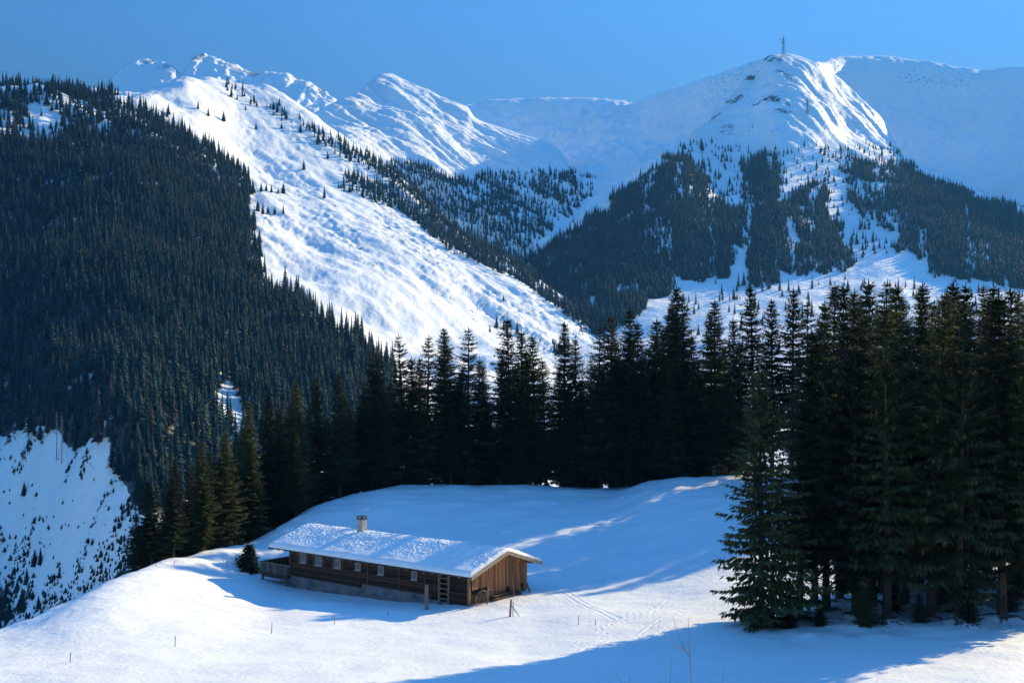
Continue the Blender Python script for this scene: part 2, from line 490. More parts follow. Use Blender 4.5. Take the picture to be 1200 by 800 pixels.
hill.Zg += opn * (9 * fbm(A / 380 + 3, B / 120, 3) + 2.6 * fbm(A / 80, B / 34 + 7, 4, 0.6) + 1.6 * fbm(X / 34, Y / 34, 4, 0.6) + (0.35 + 1.3 * sstep(-.3, .5, fbm(A / 170, B / 90 + 3, 3))) * (1.1 * fbm(A / 14, B / 9, 4, 0.65) + 0.6 * fbm(X / 5, Y / 5, 3, .6)))
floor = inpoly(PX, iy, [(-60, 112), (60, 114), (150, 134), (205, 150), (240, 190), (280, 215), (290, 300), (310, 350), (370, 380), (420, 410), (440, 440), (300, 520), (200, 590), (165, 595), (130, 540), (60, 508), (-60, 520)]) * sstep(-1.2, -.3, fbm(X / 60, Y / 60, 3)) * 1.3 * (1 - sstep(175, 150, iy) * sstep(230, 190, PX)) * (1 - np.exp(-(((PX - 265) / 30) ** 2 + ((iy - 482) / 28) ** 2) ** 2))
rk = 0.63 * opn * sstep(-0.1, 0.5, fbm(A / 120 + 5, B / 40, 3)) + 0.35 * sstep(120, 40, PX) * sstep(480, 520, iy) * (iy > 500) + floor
hill.build('hill', M['hillsnow'], 'snowy hill with dark spruce forest on its left and a bare sunlit slope on its right', 'hill', rk)

# pointed mountain in the middle distance
cc = [
    ext([(300, 330, 1900), (500, 330, 1900), (600, 360, 1700), (800, 400, 1500)]),
    ext([(300, 240, 2150), (480, 240, 2100), (560, 270, 2000), (620, 290, 1950), (680, 310, 1900), (800, 350, 1800)]),
    ext([(300, 195, 2350), (400, 185, 2150), (480, 185, 2290), (560, 205, 2370), (620, 220, 2330), (680, 245, 2300), (800, 300, 2200)]),
    ext([(300, 165, 2300), (400, 140, 2420), (455, 128, 2610), (500, 140, 2620), (560, 168, 2620), (620, 186, 2590), (660, 200, 2550), (690, 240, 2480), (800, 300, 2400)]),
    ext([(300, 160, 2500), (385, 127, 2600), (400, 120, 2680), (420, 110, 2780), (440, 95, 2910), (455, 87, 3000), (472, 94, 2990), (500, 108, 2950), (520, 117, 2920), (548, 127, 2870), (556, 138, 2850), (585, 150, 2820), (610, 157, 2800), (640, 166, 2760), (656, 176, 2720), (666, 195, 2650), (700, 250, 2560), (800, 310, 2500)]),
    ext([(300, 190, 2900), (385, 170, 3000), (455, 150, 3250), (548, 170, 3050), (640, 210, 2700), (700, 280, 2600), (800, 330, 2600)]),
    ext([(300, 260, 3200), (455, 240, 3500), (700, 330, 2900), (800, 360, 2900)]),
]
peak = Sheet(np.arange(250, 780, 2.0), cc, [20, 60, 60, 70, 60, 14, 6])
X, Y, PX = peak.Xg, peak.Yg, peak.PX
A, B = X * 0.80 - Y * 0.60, X * 0.60 + Y * 0.80
cr = 1 - 0.75 * np.exp(-((peak.v - 4) / 0.35) ** 2)[:, None]
peak.Zg += cr * (18 * fbm(A / 520, B / 170 + 4, 3) + 8 * fbm(A / 200 + 1, B / 45, 5, 0.6) + 2.2 * fbm(X / 22, Y / 22, 4, .6))
peak.build('mountain', M['peaksnow'], 'sunlit pointed snowy mountain in the middle of the skyline', 'mountain',
           0.55 * np.exp(-((peak.v - 3.8) / 0.35) ** 2)[:, None] * sstep(0, .4, fbm(X / 120, Y / 120, 3)))

# shaded corrie and far right ridge
dc = [
    ext([(480, 360, 1900), (640, 330, 2000), (800, 330, 2050), (1000, 330, 2100), (1400, 330, 2300)]),
    ext([(480, 290, 2300), (560, 265, 2350), (640, 262, 2250), (720, 240, 2250), (800, 235, 2200), (900, 240, 2300), (1000, 260, 2700), (1100, 260, 2650), (1200, 262, 2500), (1400, 280, 2200)]),
    ext([(480, 215, 2900), (560, 205, 2950), (640, 205, 2800), (700, 200, 2700), (760, 188, 2600), (850, 180, 2620), (920, 180, 2700), (1000, 190, 3050), (1100, 190, 2950), (1200, 190, 2750), (1400, 200, 2400)]),
    ext([(480, 180, 3250), (560, 178, 3250), (640, 176, 3150), (740, 168, 3000), (800, 152, 2920), (850, 132, 2850), (920, 120, 2880), (1000, 130, 3250), (1100, 135, 3200), (1200, 130, 3000), (1400, 130, 2600)]),
    ext([(480, 128, 3650), (548, 124, 3650), (575, 118, 3640), (620, 117, 3600), (680, 116, 3540), (715, 118, 3500), (742, 123, 3450), (770, 112, 3330), (800, 102, 3230), (850, 85, 3080), (885, 74, 3000), (920, 70, 3050), (955, 76, 3250), (975, 70, 3400), (1000, 67, 3500), (1025, 66, 3520), (1060, 71, 3500), (1100, 75, 3440), (1125, 80, 3400), (1155, 84, 3350), (1200, 80, 3250), (1300, 70, 3000), (1400, 60, 2850)]),
    ext([(480, 200, 3900), (742, 180, 3800), (900, 130, 3500), (1025, 120, 3800), (1200, 130, 3600), (1400, 120, 3200)]),
    ext([(480, 300, 4300), (1400, 250, 3900)]),
]
corrie = Sheet(np.concatenate([np.arange(440, 1240, 2.2), np.arange(1240, 1700, 14)]), dc, [16, 60, 60, 60, 60, 14, 6])
X, Y, PX = corrie.Xg, corrie.Yg, corrie.PX
cr = 1 - 0.85 * np.exp(-((corrie.v - 4) / 0.3) ** 2)[:, None]
corrie.Zg += cr * (16 * fbm(X / 300, Y / 300, 3) + 11 * fbm(X / 90, Y / 90, 5, .55, True) - 8)
corrie.Zg += (1 - cr) * 5 * fbm(X / 50, Y / 200, 3, .6)
iy = corrie.img()
rk = sstep(1020, 1060, PX) * np.exp(-((iy - 92) / 22) ** 2) * 0.66 * sstep(1230, 1120, PX) + 0.60 * sstep(740, 830, PX) * sstep(910, 890, PX) * sstep(160, 110, iy)
corrie.build('mountain', M['peaksnow'], 'shaded snow corrie and long ridge at the right of the skyline', 'mountain', rk)

# nearer right-hand mountain with its spurs and the valley floor below it
ec = [
    ext([(560, 640, 500), (800, 640, 460), (1200, 620, 450), (1400, 600, 450)]),
    ext([(560, 440, 1150), (700, 425, 1150), (800, 415, 1150), (1000, 412, 1180), (1200, 405, 1180), (1400, 400, 1150)]),
    ext([(560, 400, 1400), (640, 395, 1400), (700, 375, 1450), (760, 345, 1560), (820, 335, 1600), (880, 335, 1600), (940, 322, 1640), (1000, 312, 1700), (1050, 308, 1700), (1100, 322, 1640), (1150, 335, 1560), (1200, 345, 1500), (1400, 360, 1400)]),
    ext([(560, 350, 1700), (640, 320, 1750), (700, 290, 1800), (760, 262, 1830), (800, 250, 1830), (850, 262, 1860), (900, 258, 1840), (950, 255, 1900), (1000, 252, 2000), (1050, 255, 1960), (1100, 265, 1880), (1200, 295, 1780), (1400, 330, 1600)]),
    ext([(560, 325, 1850), (640, 288, 1900), (700, 252, 2000), (760, 210, 2100), (800, 195, 2120), (850, 208, 2260), (880, 200, 2300), (920, 190, 2230), (950, 193, 2230), (1000, 200, 2220), (1050, 215, 2150), (1100, 228, 2100), (1200, 262, 2000), (1400, 310, 1800)]),
    ext([(560, 320, 1900), (640, 282, 1960), (700, 243, 2070), (760, 195, 2200), (800, 176, 2280), (850, 165, 2480), (880, 150, 2480), (910, 145, 2390), (950, 142, 2430), (1000, 155, 2590), (1040, 172, 2640), (1060, 188, 2600), (1100, 208, 2440), (1150, 228, 2290), (1200, 247, 2200), (1400, 300, 1900)]),
    ext([(560, 330, 2000), (640, 292, 2050), (700, 250, 2160), (760, 198, 2300), (800, 170, 2420), (850, 128, 2640), (880, 98, 2740), (910, 100, 2640), (935, 100, 2640), (960, 105, 2710), (1000, 120, 2810), (1040, 158, 2790), (1060, 186, 2690), (1100, 212, 2480), (1200, 252, 2300), (1400, 310, 2000)]),
    ext([(560, 345, 2060), (640, 310, 2100), (700, 275, 2230), (760, 210, 2400), (800, 175, 2520), (850, 122, 2760), (880, 85, 2860), (905, 67, 2900), (920, 65, 2910), (935, 69, 2900), (955, 77, 2880), (980, 92, 2930), (1010, 118, 2930), (1030, 135, 2910), (1045, 160, 2870), (1062, 195, 2770), (1100, 225, 2580), (1200, 265, 2370), (1400, 330, 2100)]),
    ext([(560, 400, 2300), (800, 260, 2750), (900, 180, 3150), (930, 180, 3200), (1040, 260, 2800), (1200, 320, 2500), (1400, 380, 2300)]),
]
spur = Sheet(np.concatenate([np.arange(520, 1230, 2.0), np.arange(1230, 1700, 14)]), ec, [10, 40, 60, 50, 40, 50, 40, 10])
X, Y, PX = spur.Xg, spur.Yg, spur.PX
cr = 1 - 0.8 * np.exp(-((spur.v - 7) / 0.4) ** 2)[:, None]
A, B = X * 0.55 - Y * 0.83, X * 0.83 + Y * 0.55
hi = sstep(3.6, 5.2, spur.v)[:, None]
spur.Zg += cr * (10 * fbm(X / 260, Y / 260, 3) + (3 + 3 * hi) * fbm(X / 80, Y / 80, 4) + hi * (10 * fbm(A / 380 + 2, B / 70, 5, 0.62) + 3 * fbm(X / 30, Y / 30, 4, .6)))
iy = spur.img()
rk = 0.62 * sstep(960, 900, PX) * sstep(760, 830, PX) * sstep(180, 120, iy) * sstep(-.4, .3, fbm(A / 160, B / 30, 3)) + 0.5 * (spur.v > 4)[:, None] * sstep(0.0, .5, fbm(X / 60, Y / 60, 3))
# outlines of the woods on this mountain, by the foot of the trees
E1 = [(625, 300), (660, 276), (700, 250), (740, 217), (770, 192), (800, 180), (822, 192), (832, 225), (850, 245), (878, 246), (890, 275), (905, 290), (908, 335), (892, 340), (875, 328), (872, 300), (858, 285), (858, 330), (820, 330), (795, 325), (780, 345), (760, 350), (740, 380), (690, 400), (640, 420), (600, 420), (600, 330)]
E2 = [(868, 185), (905, 178), (912, 205), (908, 245), (930, 225), (955, 212), (968, 225), (972, 260), (985, 280), (1000, 305), (990, 322), (930, 322), (905, 312), (880, 262), (872, 240)]
E3 = [(985, 180), (1000, 190), (1040, 195), (1060, 195), (1100, 215), (1150, 234), (1200, 252), (1300, 290), (1300, 345), (1200, 338), (1150, 333), (1100, 325), (1070, 305), (1062, 290), (1048, 298), (1050, 275), (1030, 268), (1012, 262), (1000, 235), (990, 210)]
lane_fn = lambda a, b_: fbm(a / 15 + 4, b_ / 120, 2)
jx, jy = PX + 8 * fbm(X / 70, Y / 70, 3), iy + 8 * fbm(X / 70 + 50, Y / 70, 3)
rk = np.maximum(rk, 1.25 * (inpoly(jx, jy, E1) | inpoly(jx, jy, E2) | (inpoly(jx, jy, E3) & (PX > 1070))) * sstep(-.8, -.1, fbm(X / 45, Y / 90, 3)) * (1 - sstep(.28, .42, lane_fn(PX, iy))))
spur.build('mountain', M['peaksnow'], 'snowy mountain with a pylon on its summit and forested spurs below', 'mountain', rk)

# two far peaks behind the hill
fc = [
    ext([(60, 260, 3400), (450, 260, 3400)]),
    ext([(60, 150, 3900), (250, 140, 3900), (450, 160, 3900)]),
    ext([(60, 120, 4200), (130, 110, 4200), (165, 95, 4250), (190, 100, 4150), (212, 104, 4100), (245, 92, 4250), (290, 104, 4200), (330, 112, 4150), (370, 120, 4100), (450, 150, 4000)]),
    ext([(60, 135, 4400), (100, 118, 4420), (128, 97, 4450), (140, 84, 4500), (152, 76, 4520), (166, 73, 4520), (185, 77, 4480), (200, 81, 4440), (212, 90, 4380), (222, 78, 4450), (232, 69, 4500), (241, 66, 4520), (256, 71, 4500), (280, 79, 4480), (300, 86, 4450), (325, 86, 4450), (340, 90, 4420), (360, 99, 4380), (378, 108, 4340), (395, 121, 4280), (450, 150, 4200)]),
    ext([(60, 180, 4800), (166, 130, 5000), (241, 130, 5000), (450, 190, 4600)]),
]
far = Sheet(np.arange(20, 470, 1.6), fc, [10, 30, 60, 14])
X, Y, PX = far.Xg, far.Yg, far.PX
cr = 1 - 0.8 * np.exp(-((far.v - 3) / 0.3) ** 2)[:, None]
far.Zg += cr * (20 * fbm(X / 120, Y / 420, 5, 0.6) + 9 * fbm(X / 40, Y / 40, 3))
far.Zg += (1 - cr) * 7 * fbm(X / 45, Y / 300, 3, .6)
iy = far.img()
far.build('mountain', M['peaksnow'], 'two jagged far peaks showing behind the forested hill at the left', 'mountain',
          0.68 * np.exp(-((far.v - 2.8) / 0.5) ** 2)[:, None] + 0.3 * sstep(0, .5, fbm(X / 90, Y / 90, 3)))

# ------------------------------------------------------------------ valley haze
hz = MB(); hz.span((-5200, -300, -450), (5200, 6200, 1460))
hm = bpy.data.materials.new('haze_air'); hm.use_nodes = True
for n in list(hm.node_tree.nodes):
    if n.type == 'BSDF_PRINCIPLED': hm.node_tree.nodes.remove(n)
pv = hm.node_tree.nodes.new('ShaderNodeVolumePrincipled')
pv.inputs['Color'].default_value = (0.13, 0.47, 1.0, 1)
pv.inputs['Density'].default_value = 3.3e-5
pv.inputs['Anisotropy'].default_value = 0.3
hm.node_tree.links.new(pv.outputs[0], hm.node_tree.nodes['Material Output'].inputs['Volume'])
tag(hz.build('haze', hm), 'thin blue winter haze filling the valley', 'haze', kind='stuff')

# ------------------------------------------------------------------ trees
def spruce(seed, H, Rb, levels, base, bare=0.0):
    """tapered trunk and whorls of drooping boughs that carry hanging sprays of needles"""
    r = np.random.default_rng(seed)
    tv, tf = MB(), None
    tb = MB()
    lean = r.uniform(-0.012, 0.012, 2)
    for k in range(9):
        z0, z1 = H * k / 9, H * (k + 1) / 9
        r0 = 0.0125 * H * (1 - k / 9) ** 0.85 * (1.25 if k == 0 else 1); r1 = max(0.0125 * H * (1 - (k + 1) / 9) ** 0.85, 0.012)
        tb.bar((lean[0] * z0, lean[1] * z0, z0 - (0.5 if k == 0 else 0)), (lean[0] * z1, lean[1] * z1, z1), r0, r1, 7)
    for k in range(34):
        z = H * r.uniform(.03, base + .10); a = r.uniform(0, 6.28); L = r.uniform(.4, 1.5)
        e = (L * math.cos(a), L * math.sin(a), z - r.uniform(0, .35) * L)
        tb.bar((0, 0, z), e, .022, .010, 4)
        tb.bar(tuple(c * .6 + (0 if q < 2 else z * .4) for q, c in enumerate(e)), (e[0] * .9 + r.uniform(-.3, .3), e[1] * .9 + r.uniform(-.3, .3), e[2] - r.uniform(.05, .3)), .012, .006, 3)
    V, Fq = [], []
    def quad(a, b, c, d):
        n = len(V); V.extend((a, b, c, d)); Fq.append((n, n + 1, n + 2, n + 3))
    levels = int(levels * 1.25)
    asy, asa = r.uniform(.08, .28), r.uniform(0, 6.28)
    az = r.uniform(0, 6.28)
    gapaz = r.uniform(0, 6.28)
    for k in range(levels):
        t = (k + r.uniform(-0.5, 0.5)) / levels
        t = min(max(t, 0), 0.995) ** 0.92
        z = H * (base + (0.985 - base) * t)
        nb = 6
        prof = (1 - t) ** 0.74 * (0.72 + 0.28 * min(1, t * 6)) + 0.035
        lv = r.uniform(0.82, 1.12)
        for j in range(nb):
            az += 2.39996 + r.uniform(-0.35, 0.35)
            Lb = Rb * prof * lv * r.uniform(0.5, 1.2) * (1 + asy * math.cos(az - asa))
            if r.random() < bare * (1 - t): continue
            if t < 0.35 and math.cos(az - gapaz) > 0.7 and r.random() < 0.35: Lb *= 0.6
            d = np.array([math.cos(az), math.sin(az), 0.0])
            q = np.array([-d[1], d[0], 0.0])
            sl = -0.52 + 0.95 * t + r.uniform(-0.12, 0.12)
            org = np.array([lean[0] * z, lean[1] * z, z])
            pt = lambda s: org + d * Lb * s + np.array([0, 0, Lb * (sl * s + 0.30 * s * s * (1 - t))])
            # bough
            wv = q * (0.035 + 0.008 * Lb)
            for s0, s1 in ((0, 0.5), (0.5, 1.0)):
                a, b = pt(s0), pt(s1)
                quad(a - wv * (1 - s0), a + wv * (1 - s0), b + wv * (1 - s1 * .8), b - wv * (1 - s1 * .8))
            ns = max(3, int(Lb / 0.20))
            for i in range(ns):
                s = 0.12 + 0.88 * (i + r.random()) / ns
                p = pt(s)
                for side in (-1, 1):
                    ln = (0.30 + 0.42 * Lb * (1 - s) * 0.55 + 0.12) * r.uniform(0.7, 1.25)
                    ln = min(ln, 1.1)
                    a = r.uniform(0.75, 1.25)
                    e = d * math.cos(a) + q * side * math.sin(a)
                    e = e + np.array([0, 0, sl * 0.6 - r.uniform(0.1, 0.55)])
                    n2 = np.array([r.uniform(-.35, .35), r.uniform(-.35, .35), 1.0])
                    w = np.cross(e, n2); w = w / (np.linalg.norm(w) + 1e-6) * (0.085 + 0.06 * r.random())
                    m = p + e * ln * 0.45
                    quad(p, m + w, p + e * ln, m - w)
                if r.random() < 0.9:                       # spray that hangs below the bough
                    ln = r.uniform(0.25, 0.6) * (0.6 + 0.5 * (1 - t))
                    e = d * r.uniform(-.1, .45) + q * r.uniform(-.3, .3) + np.array([0, 0, -1.0])
                    w = (q * r.uniform(.4, 1) + d * r.uniform(-.6, .6)) * 0.10
                    m = p + e * ln * 0.4
                    quad(p, m + w, p + e * ln, m - w)
            e = d + np.array([0, 0, sl + 0.3]); p = pt(0.93)
            quad(p, p + e * .2 + q * .06, p + e * .42, p + e * .2 - q * .06)
    top = np.array([lean[0] * H, lean[1] * H, H * 0.97])
    for k in range(3):
        q = np.array([math.cos(k * 2.1), math.sin(k * 2.1), 0]) * 0.06
        quad(top, top + q + (0, 0, .35), top + (0, 0, .9), top - q + (0, 0, .35))
    crown = mesh_obj('crown', np.array(V), np.array(Fq, np.int32), M['needles'], link=False)
    trunk = mesh_obj('trunk', tb.v, tb.f, M['bark'], link=False)
    return crown, trunk, H

PROTO = [spruce(11, 22, 3.7, 46, 0.09), spruce(12, 24, 3.6, 50, 0.14, 0.15), spruce(13, 23, 4.1, 48, 0.05), spruce(14, 25, 3.4, 52, 0.18, 0.2),
         spruce(15, 18, 4.0, 40, 0.03), spruce(16, 24, 3.9, 50, 0.20, 0.22),
         spruce(17, 23, 4.4, 38, 0.10, 0.35), spruce(18, 21, 3.3, 44, 0.15, 0.30)]

def plant_spruce(p, H, kind, label, group, wide=1.0):
    cr, tk, h0 = PROTO[kind]
    t = empty('spruce_tree', p, random.uniform(0, 6.28))
    k = H / h0
    t.rotation_euler = (random.gauss(0, .018), random.gauss(0, .018), t.rotation_euler[2])
    t.scale = (k * wide, k * wide * random.uniform(.9, 1.1), k)
    for o in (cr, tk):
        c = o.copy(); COL.objects.link(c); c.parent = t
    tag(t, label, 'tree', group)
    return t

def ztop(py, Y): return (HZ - py) / F * Y
# tree line along the crest behind the barn: (column, row of the top)
LINE = [(160, 600), (178, 562), (203, 538), (236, 514), (262, 505), (290, 468), (318, 460), (347, 446), (372, 440), (398, 436), (430, 403), (442, 412), (478, 391), (500, 392),
        (520, 383), (548, 383), (572, 428), (600, 370), (612, 385), (628, 392), (662, 376), (676, 395), (700, 381), (716, 367), (740, 361), (768, 371), (793, 333), (806, 345),
        (838, 351), (862, 371), (886, 334), (905, 350), (928, 337)]
CREST = [(150, 95), (225, 105), (300, 116), (350, 123), (405, 130), (470, 135), (600, 142), (680, 143), (765, 140), (860, 138), (925, 130), (945, 121), (1000, 125), (1060, 131), (1100, 127), (1200, 135), (1300, 150)]
cy = lambda px: np.interp(px, [c[0] for c in CREST], [c[1] for c in CREST])
envx, envy = [p[0] for p in LINE], [p[1] for p in LINE]
LL = ['dark spruce on the lower left end of the tree line, where the meadow edge drops', 'spruces at the low left end of the tree line']
LM = ['tall dark spruce in the tree line on the crest behind the barn', 'spruces in the tree line behind the barn']
LR = ['tall spruce in the back row, seen between and above the right-hand clump', 'spruces in the back row behind the clump']
def line_tree(px, top, Y, wide=1.0):
    x = (px - CX) / F * Y
    z = meadow.z_at(x, Y) - 0.3
    H = ztop(top, Y) - z
    if H < 6: return
    la = LL if px < 330 else (LM if px < 870 else LR)
    plant_spruce((x, Y, z), H, random.choice([0, 1, 2, 3, 5, 6, 7]), la[0], la[1], wide)
for px, top in LINE:
    line_tree(px, top, cy(px) + random.uniform(0, 5), random.uniform(1.0, 1.25))
for row, (dy, n, lo, hi) in enumerate(((1.5, 32, 40, 105), (9, 31, 22, 75), (18, 27, 12, 60))):
    for k in range(n):
        px = 158 + (k + random.uniform(0.1, 0.9)) * (870 - 158) / n
        line_tree(px, np.interp(px, envx, envy) + random.uniform(lo, hi), cy(px) + dy + random.uniform(-2, 3), random.uniform(1.05, 1.4))
for k in range(32):
    px = random.uniform(152, 345)
    line_tree(px, np.interp(px, envx, envy) + random.uniform(14, 60), cy(px) + random.uniform(2, 16), random.uniform(1.1, 1.45))
for px, top in [(948, 352), (975, 330), (996, 338), (1016, 350), (1034, 328), (1056, 345), (1080, 336), (1104, 345), (1126, 338), (1150, 334), (1172, 350), (1196, 338), (1220, 345),
                (960, 372), (985, 380), (1008, 366), (1030, 375), (1066, 372), (1090, 380), (1114, 370), (1140, 378), (1162, 368), (1180, 378), (1240, 350), (1260, 345), (1285, 350)]:
    line_tree(px, top, cy(px) + random.uniform(0, 16), random.uniform(1.0, 1.25))

# clump on the right: (column, metres away, row of the top, shape)
CL = ['tall dark spruce in the clump at the right of the meadow', 'spruces in the right-hand clump']
for i, (px, Y, top, kd, wd) in enumerate(CLUMP):
    x = (px - CX) / F * Y
    z = meadow.z_at(x, Y) - 0.15
    la = CL
    if i == 0: la = ('low broad spruce at the left edge of the right-hand clump, boughs spreading over the snow', CL[1])
    plant_spruce((x, Y, z), ztop(top, Y) - z, kd, la[0], la[1], wd)

for px, Y, H in ((925, 68, 2.6), (960, 67.5, 1.8), (1012, 66.5, 3.2), (1048, 71, 2.4), (1076, 66, 1.9), (1110, 70, 3.6), (1135, 64.8, 2.2), (1180, 71, 3.0), (1030, 80, 3.5), (990, 80, 2.8)):
    x = (px - CX) / F * Y
    plant_spruce((x, Y, meadow.z_at(x, Y) - .1), H, 4, 'young spruce growing among the trunks of the right-hand clump', 'young spruces under the right-hand clump', 1.5)

# small bushy conifer beside the barn
p = ground_pt(292, 668)
cr, tk, h0 = spruce(31, 2.7, 1.5, 20, 0.02)
t = empty('young_spruce', p, 0.4); t.scale = (0.92, 0.92, 0.92)
for o in (cr, tk): COL.objects.link(o); o.parent = t
tag(t, 'small bushy young spruce on the snow left of the barn balcony', 'tree')

# ------------------------------------------------------------------ far woods
def far_spruce(seed, levels, spikes, slim):
    r = np.random.default_rng(seed)
    V, Q = [], []
    for k in range(levels):
        t = k / levels
        z = 0.06 + 0.9 * t
        rad = slim * ((1 - t) ** 0.85 + 0.03)
        a0 = r.uniform(0, 6.28)
        for j in range(spikes):
            a = a0 + 6.283 * j / spikes + r.uniform(-.25, .25)
            rr = rad * r.uniform(0.6, 1.2)
            h = 1.5 / levels
            d = np.array([math.cos(a), math.sin(a), 0]); q = np.array([-d[1], d[0], 0])
            n = len(V); zt = z + h * (0.6 if t < .9 else 1)
            V += [(0, 0, min(zt, 1.0)), tuple(d * rr * .55 + q * rr * .45 + (0, 0, z + h * .1)), tuple(d * rr + (0, 0, z - h * (.35 - .25 * t))), tuple(d * rr * .55 - q * rr * .45 + (0, 0, z + h * .1))]
            Q.append((n, n + 1, n + 2, n + 3))
    n = len(V)
    V += [(-.012, 0, -.06), (.012, 0, -.06), (0.004, 0, 1.0), (-0.004, 0, 1.0), (0, -.012, -.06), (0, .012, -.06), (0, .004, 1.0), (0, -.004, 1.0)]
    Q += [(n, n + 1, n + 2, n + 3), (n + 4, n + 5, n + 6, n + 7)]
    return mesh_obj('far_spruce_shape', np.array(V), np.array(Q, np.int32), M['needles_far'], link=False)
FAR = [far_spruce(50 + i, 12 + i % 3, 8, (0.15, 0.19, 0.13, 0.21, 0.165)[i]) for i in range(5)]
FINE = [far_spruce(80 + i, 22, 11, (0.17, 0.20, 0.15)[i]) for i in range(3)]

def instance_group(name, templates):
    ng = bpy.data.node_groups.new(name, 'GeometryNodeTree')
    ng.interface.new_socket('Geometry', in_out='INPUT', socket_type='NodeSocketGeometry')
    ng.interface.new_socket('Geometry', in_out='OUTPUT', socket_type='NodeSocketGeometry')
    gi, go = ng.nodes.new('NodeGroupInput'), ng.nodes.new('NodeGroupOutput')
    jn = ng.nodes.new('GeometryNodeJoinGeometry')
    for o in reversed(templates):
        oi = ng.nodes.new('GeometryNodeObjectInfo')
        oi.inputs['Object'].default_value = o
        oi.inputs['As Instance'].default_value = True
        ng.links.new(oi.outputs['Geometry'], jn.inputs[0])
    ip = ng.nodes.new('GeometryNodeInstanceOnPoints')
    ip.inputs['Pick Instance'].default_value = True
    ng.links.new(gi.outputs[0], ip.inputs['Points'])
    ng.links.new(jn.outputs[0], ip.inputs['Instance'])
    def attr(nm, ty):
        a = ng.nodes.new('GeometryNodeInputNamedAttribute'); a.data_type = ty; a.inputs['Name'].default_value = nm
        return a.outputs['Attribute']
    ng.links.new(attr('idx', 'INT'), ip.inputs['Instance Index'])
    er = ng.nodes.new('FunctionNodeEulerToRotation')
    ng.links.new(attr('rot', 'FLOAT_VECTOR'), er.inputs[0])
    ng.links.new(er.outputs[0], ip.inputs['Rotation'])
    ng.links.new(attr('scl', 'FLOAT_VECTOR'), ip.inputs['Scale'])
    ng.links.new(ip.outputs[0], go.inputs[0])
    return ng
NG = instance_group('wood_of_spruces', FAR)
def wood(name, P, hlo, hhi, label, cat, group=None, squat=1.0):
    n = len(P)
    me = bpy.data.meshes.new(name)
    me.vertices.add(n)
    me.vertices.foreach_set('co', P.astype(np.float32).ravel())
    h = rng.uniform(hlo, hhi, n) * (1 + .28 * np.clip(fbm(P[:, 0] / 45, P[:, 1] / 45, 2), -1, 1)) * rng.choice([1, 1, .85, .62, 1.18, 1.3], n)
    wd = h * rng.uniform(0.85, 1.25, n) * squat
    a = me.attributes.new('scl', 'FLOAT_VECTOR', 'POINT'); a.data.foreach_set('vector', np.stack([wd, wd, h], -1).astype(np.float32).ravel())
    rot = np.stack([rng.normal(0, .02, n), rng.normal(0, .02, n), rng.uniform(0, 6.28, n)], -1)
    a = me.attributes.new('rot', 'FLOAT_VECTOR', 'POINT'); a.data.foreach_set('vector', rot.astype(np.float32).ravel())
    a = me.attributes.new('idx', 'INT', 'POINT'); a.data.foreach_set('value', rng.integers(0, len(FAR), n).astype(np.int32))
    o = bpy.data.objects.new(name, me); COL.objects.link(o)
    md = o.modifiers.new('trees', 'NODES'); md.node_group = NG
    tag(o, label, cat, group, 'stuff')
    return o

# where the woods stand, outlined on the slope by the foot of the trees
HP = [(-60, 104), (60, 106), (120, 118), (150, 128), (205, 142), (235, 172), (285, 205), (292, 232), (300, 300), (318, 345), (375, 372), (425, 400), (462, 432), (470, 520), (350, 540), (285, 520), (284, 466), (262, 452), (245, 470), (262, 500),
      (285, 520), (270, 560), (200, 600), (165, 605), (135, 550), (120, 520), (85, 530), (60, 515), (30, 512), (10, 500), (-5, 515), (-60, 560)]
def dens_hill(px, iy, x, y):
    j = 9 * fbm(x / 60, y / 60, 3); jj = 9 * fbm(x / 60 + 50, y / 60, 3)
    d = inpoly(px + j, iy + jj, HP).astype(float)
    g = fbm(x / 90 + 3, y / 60, 3)
    # clearings
    def hole(cx, cyy, rx, ry, s=1.0):
        return 1 - s * np.exp(-(((px - cx) / rx) ** 2 + ((iy - cyy) / ry) ** 2) ** 2)
    d = d * hole(25, 155, 48, 20, .95) * hole(95, 128, 60, 10, .7) * hole(265, 482, 22, 19) * hole(185, 219, 24, 5) * hole(78, 205, 8, 7) * hole(110, 212, 12, 5, .8) * hole(255, 214, 12, 5) * hole(172, 470, 10, 9, .95) * hole(5, 470, 8, 30, .8) * hole(205, 494, 9, 8, .9)
    d = d * hole(80, 140, 75, 9, .7) * hole(205, 120, 26, 9, .8) * hole(145, 150, 40, 9, .5)
    top = sstep(172, 155, iy) * sstep(225, 200, px)
    d = d * (1 - top * np.where(fbm(x / 34 + 9, y / 34, 3) > 0.02, 0.0, 0.86))
    return d * np.where(g < -0.55, 0.12, 1.0) * np.where(fbm(px / 26, iy / 12 + 3, 2) > .62, .25, 1.0)
P, a = hill.scatter(130000, dens_hill)
P = thin(P, 4.6)
ix, iyp = CX + F * P[:, 0] / P[:, 1], HZ - F * P[:, 2] / P[:, 1]
order = np.argsort(P[:, 1])
lim = [k for k in order if ix[k] > -10 and P[k, 1] < 1000][:28]
msk = np.ones(len(P), bool); msk[lim] = False
print('hill wood', a, len(P))
wood('forest', P[msk], 12, 21, 'dense dark spruce forest covering the left hill', 'forest')
FR = ('dark spruce at the lower fringe of the hillside forest, above the blue snow slope', 'spruces at the lower fringe of the hillside forest')
def single(p, h, label, group, shapes=FINE, wide=1.0):
    s = random.choice(shapes)
    o = bpy.data.objects.new('spruce_tree', s.data); COL.objects.link(o)
    o.location = p; o.rotation_euler = (0, 0, random.uniform(0, 6.28)); k = h * random.uniform(.9, 1.15) * wide
    o.scale = (k, k, h)
    tag(o, label, 'tree', group)
    return o
for k in lim:
    single(P[k], random.uniform(12, 19), *FR)

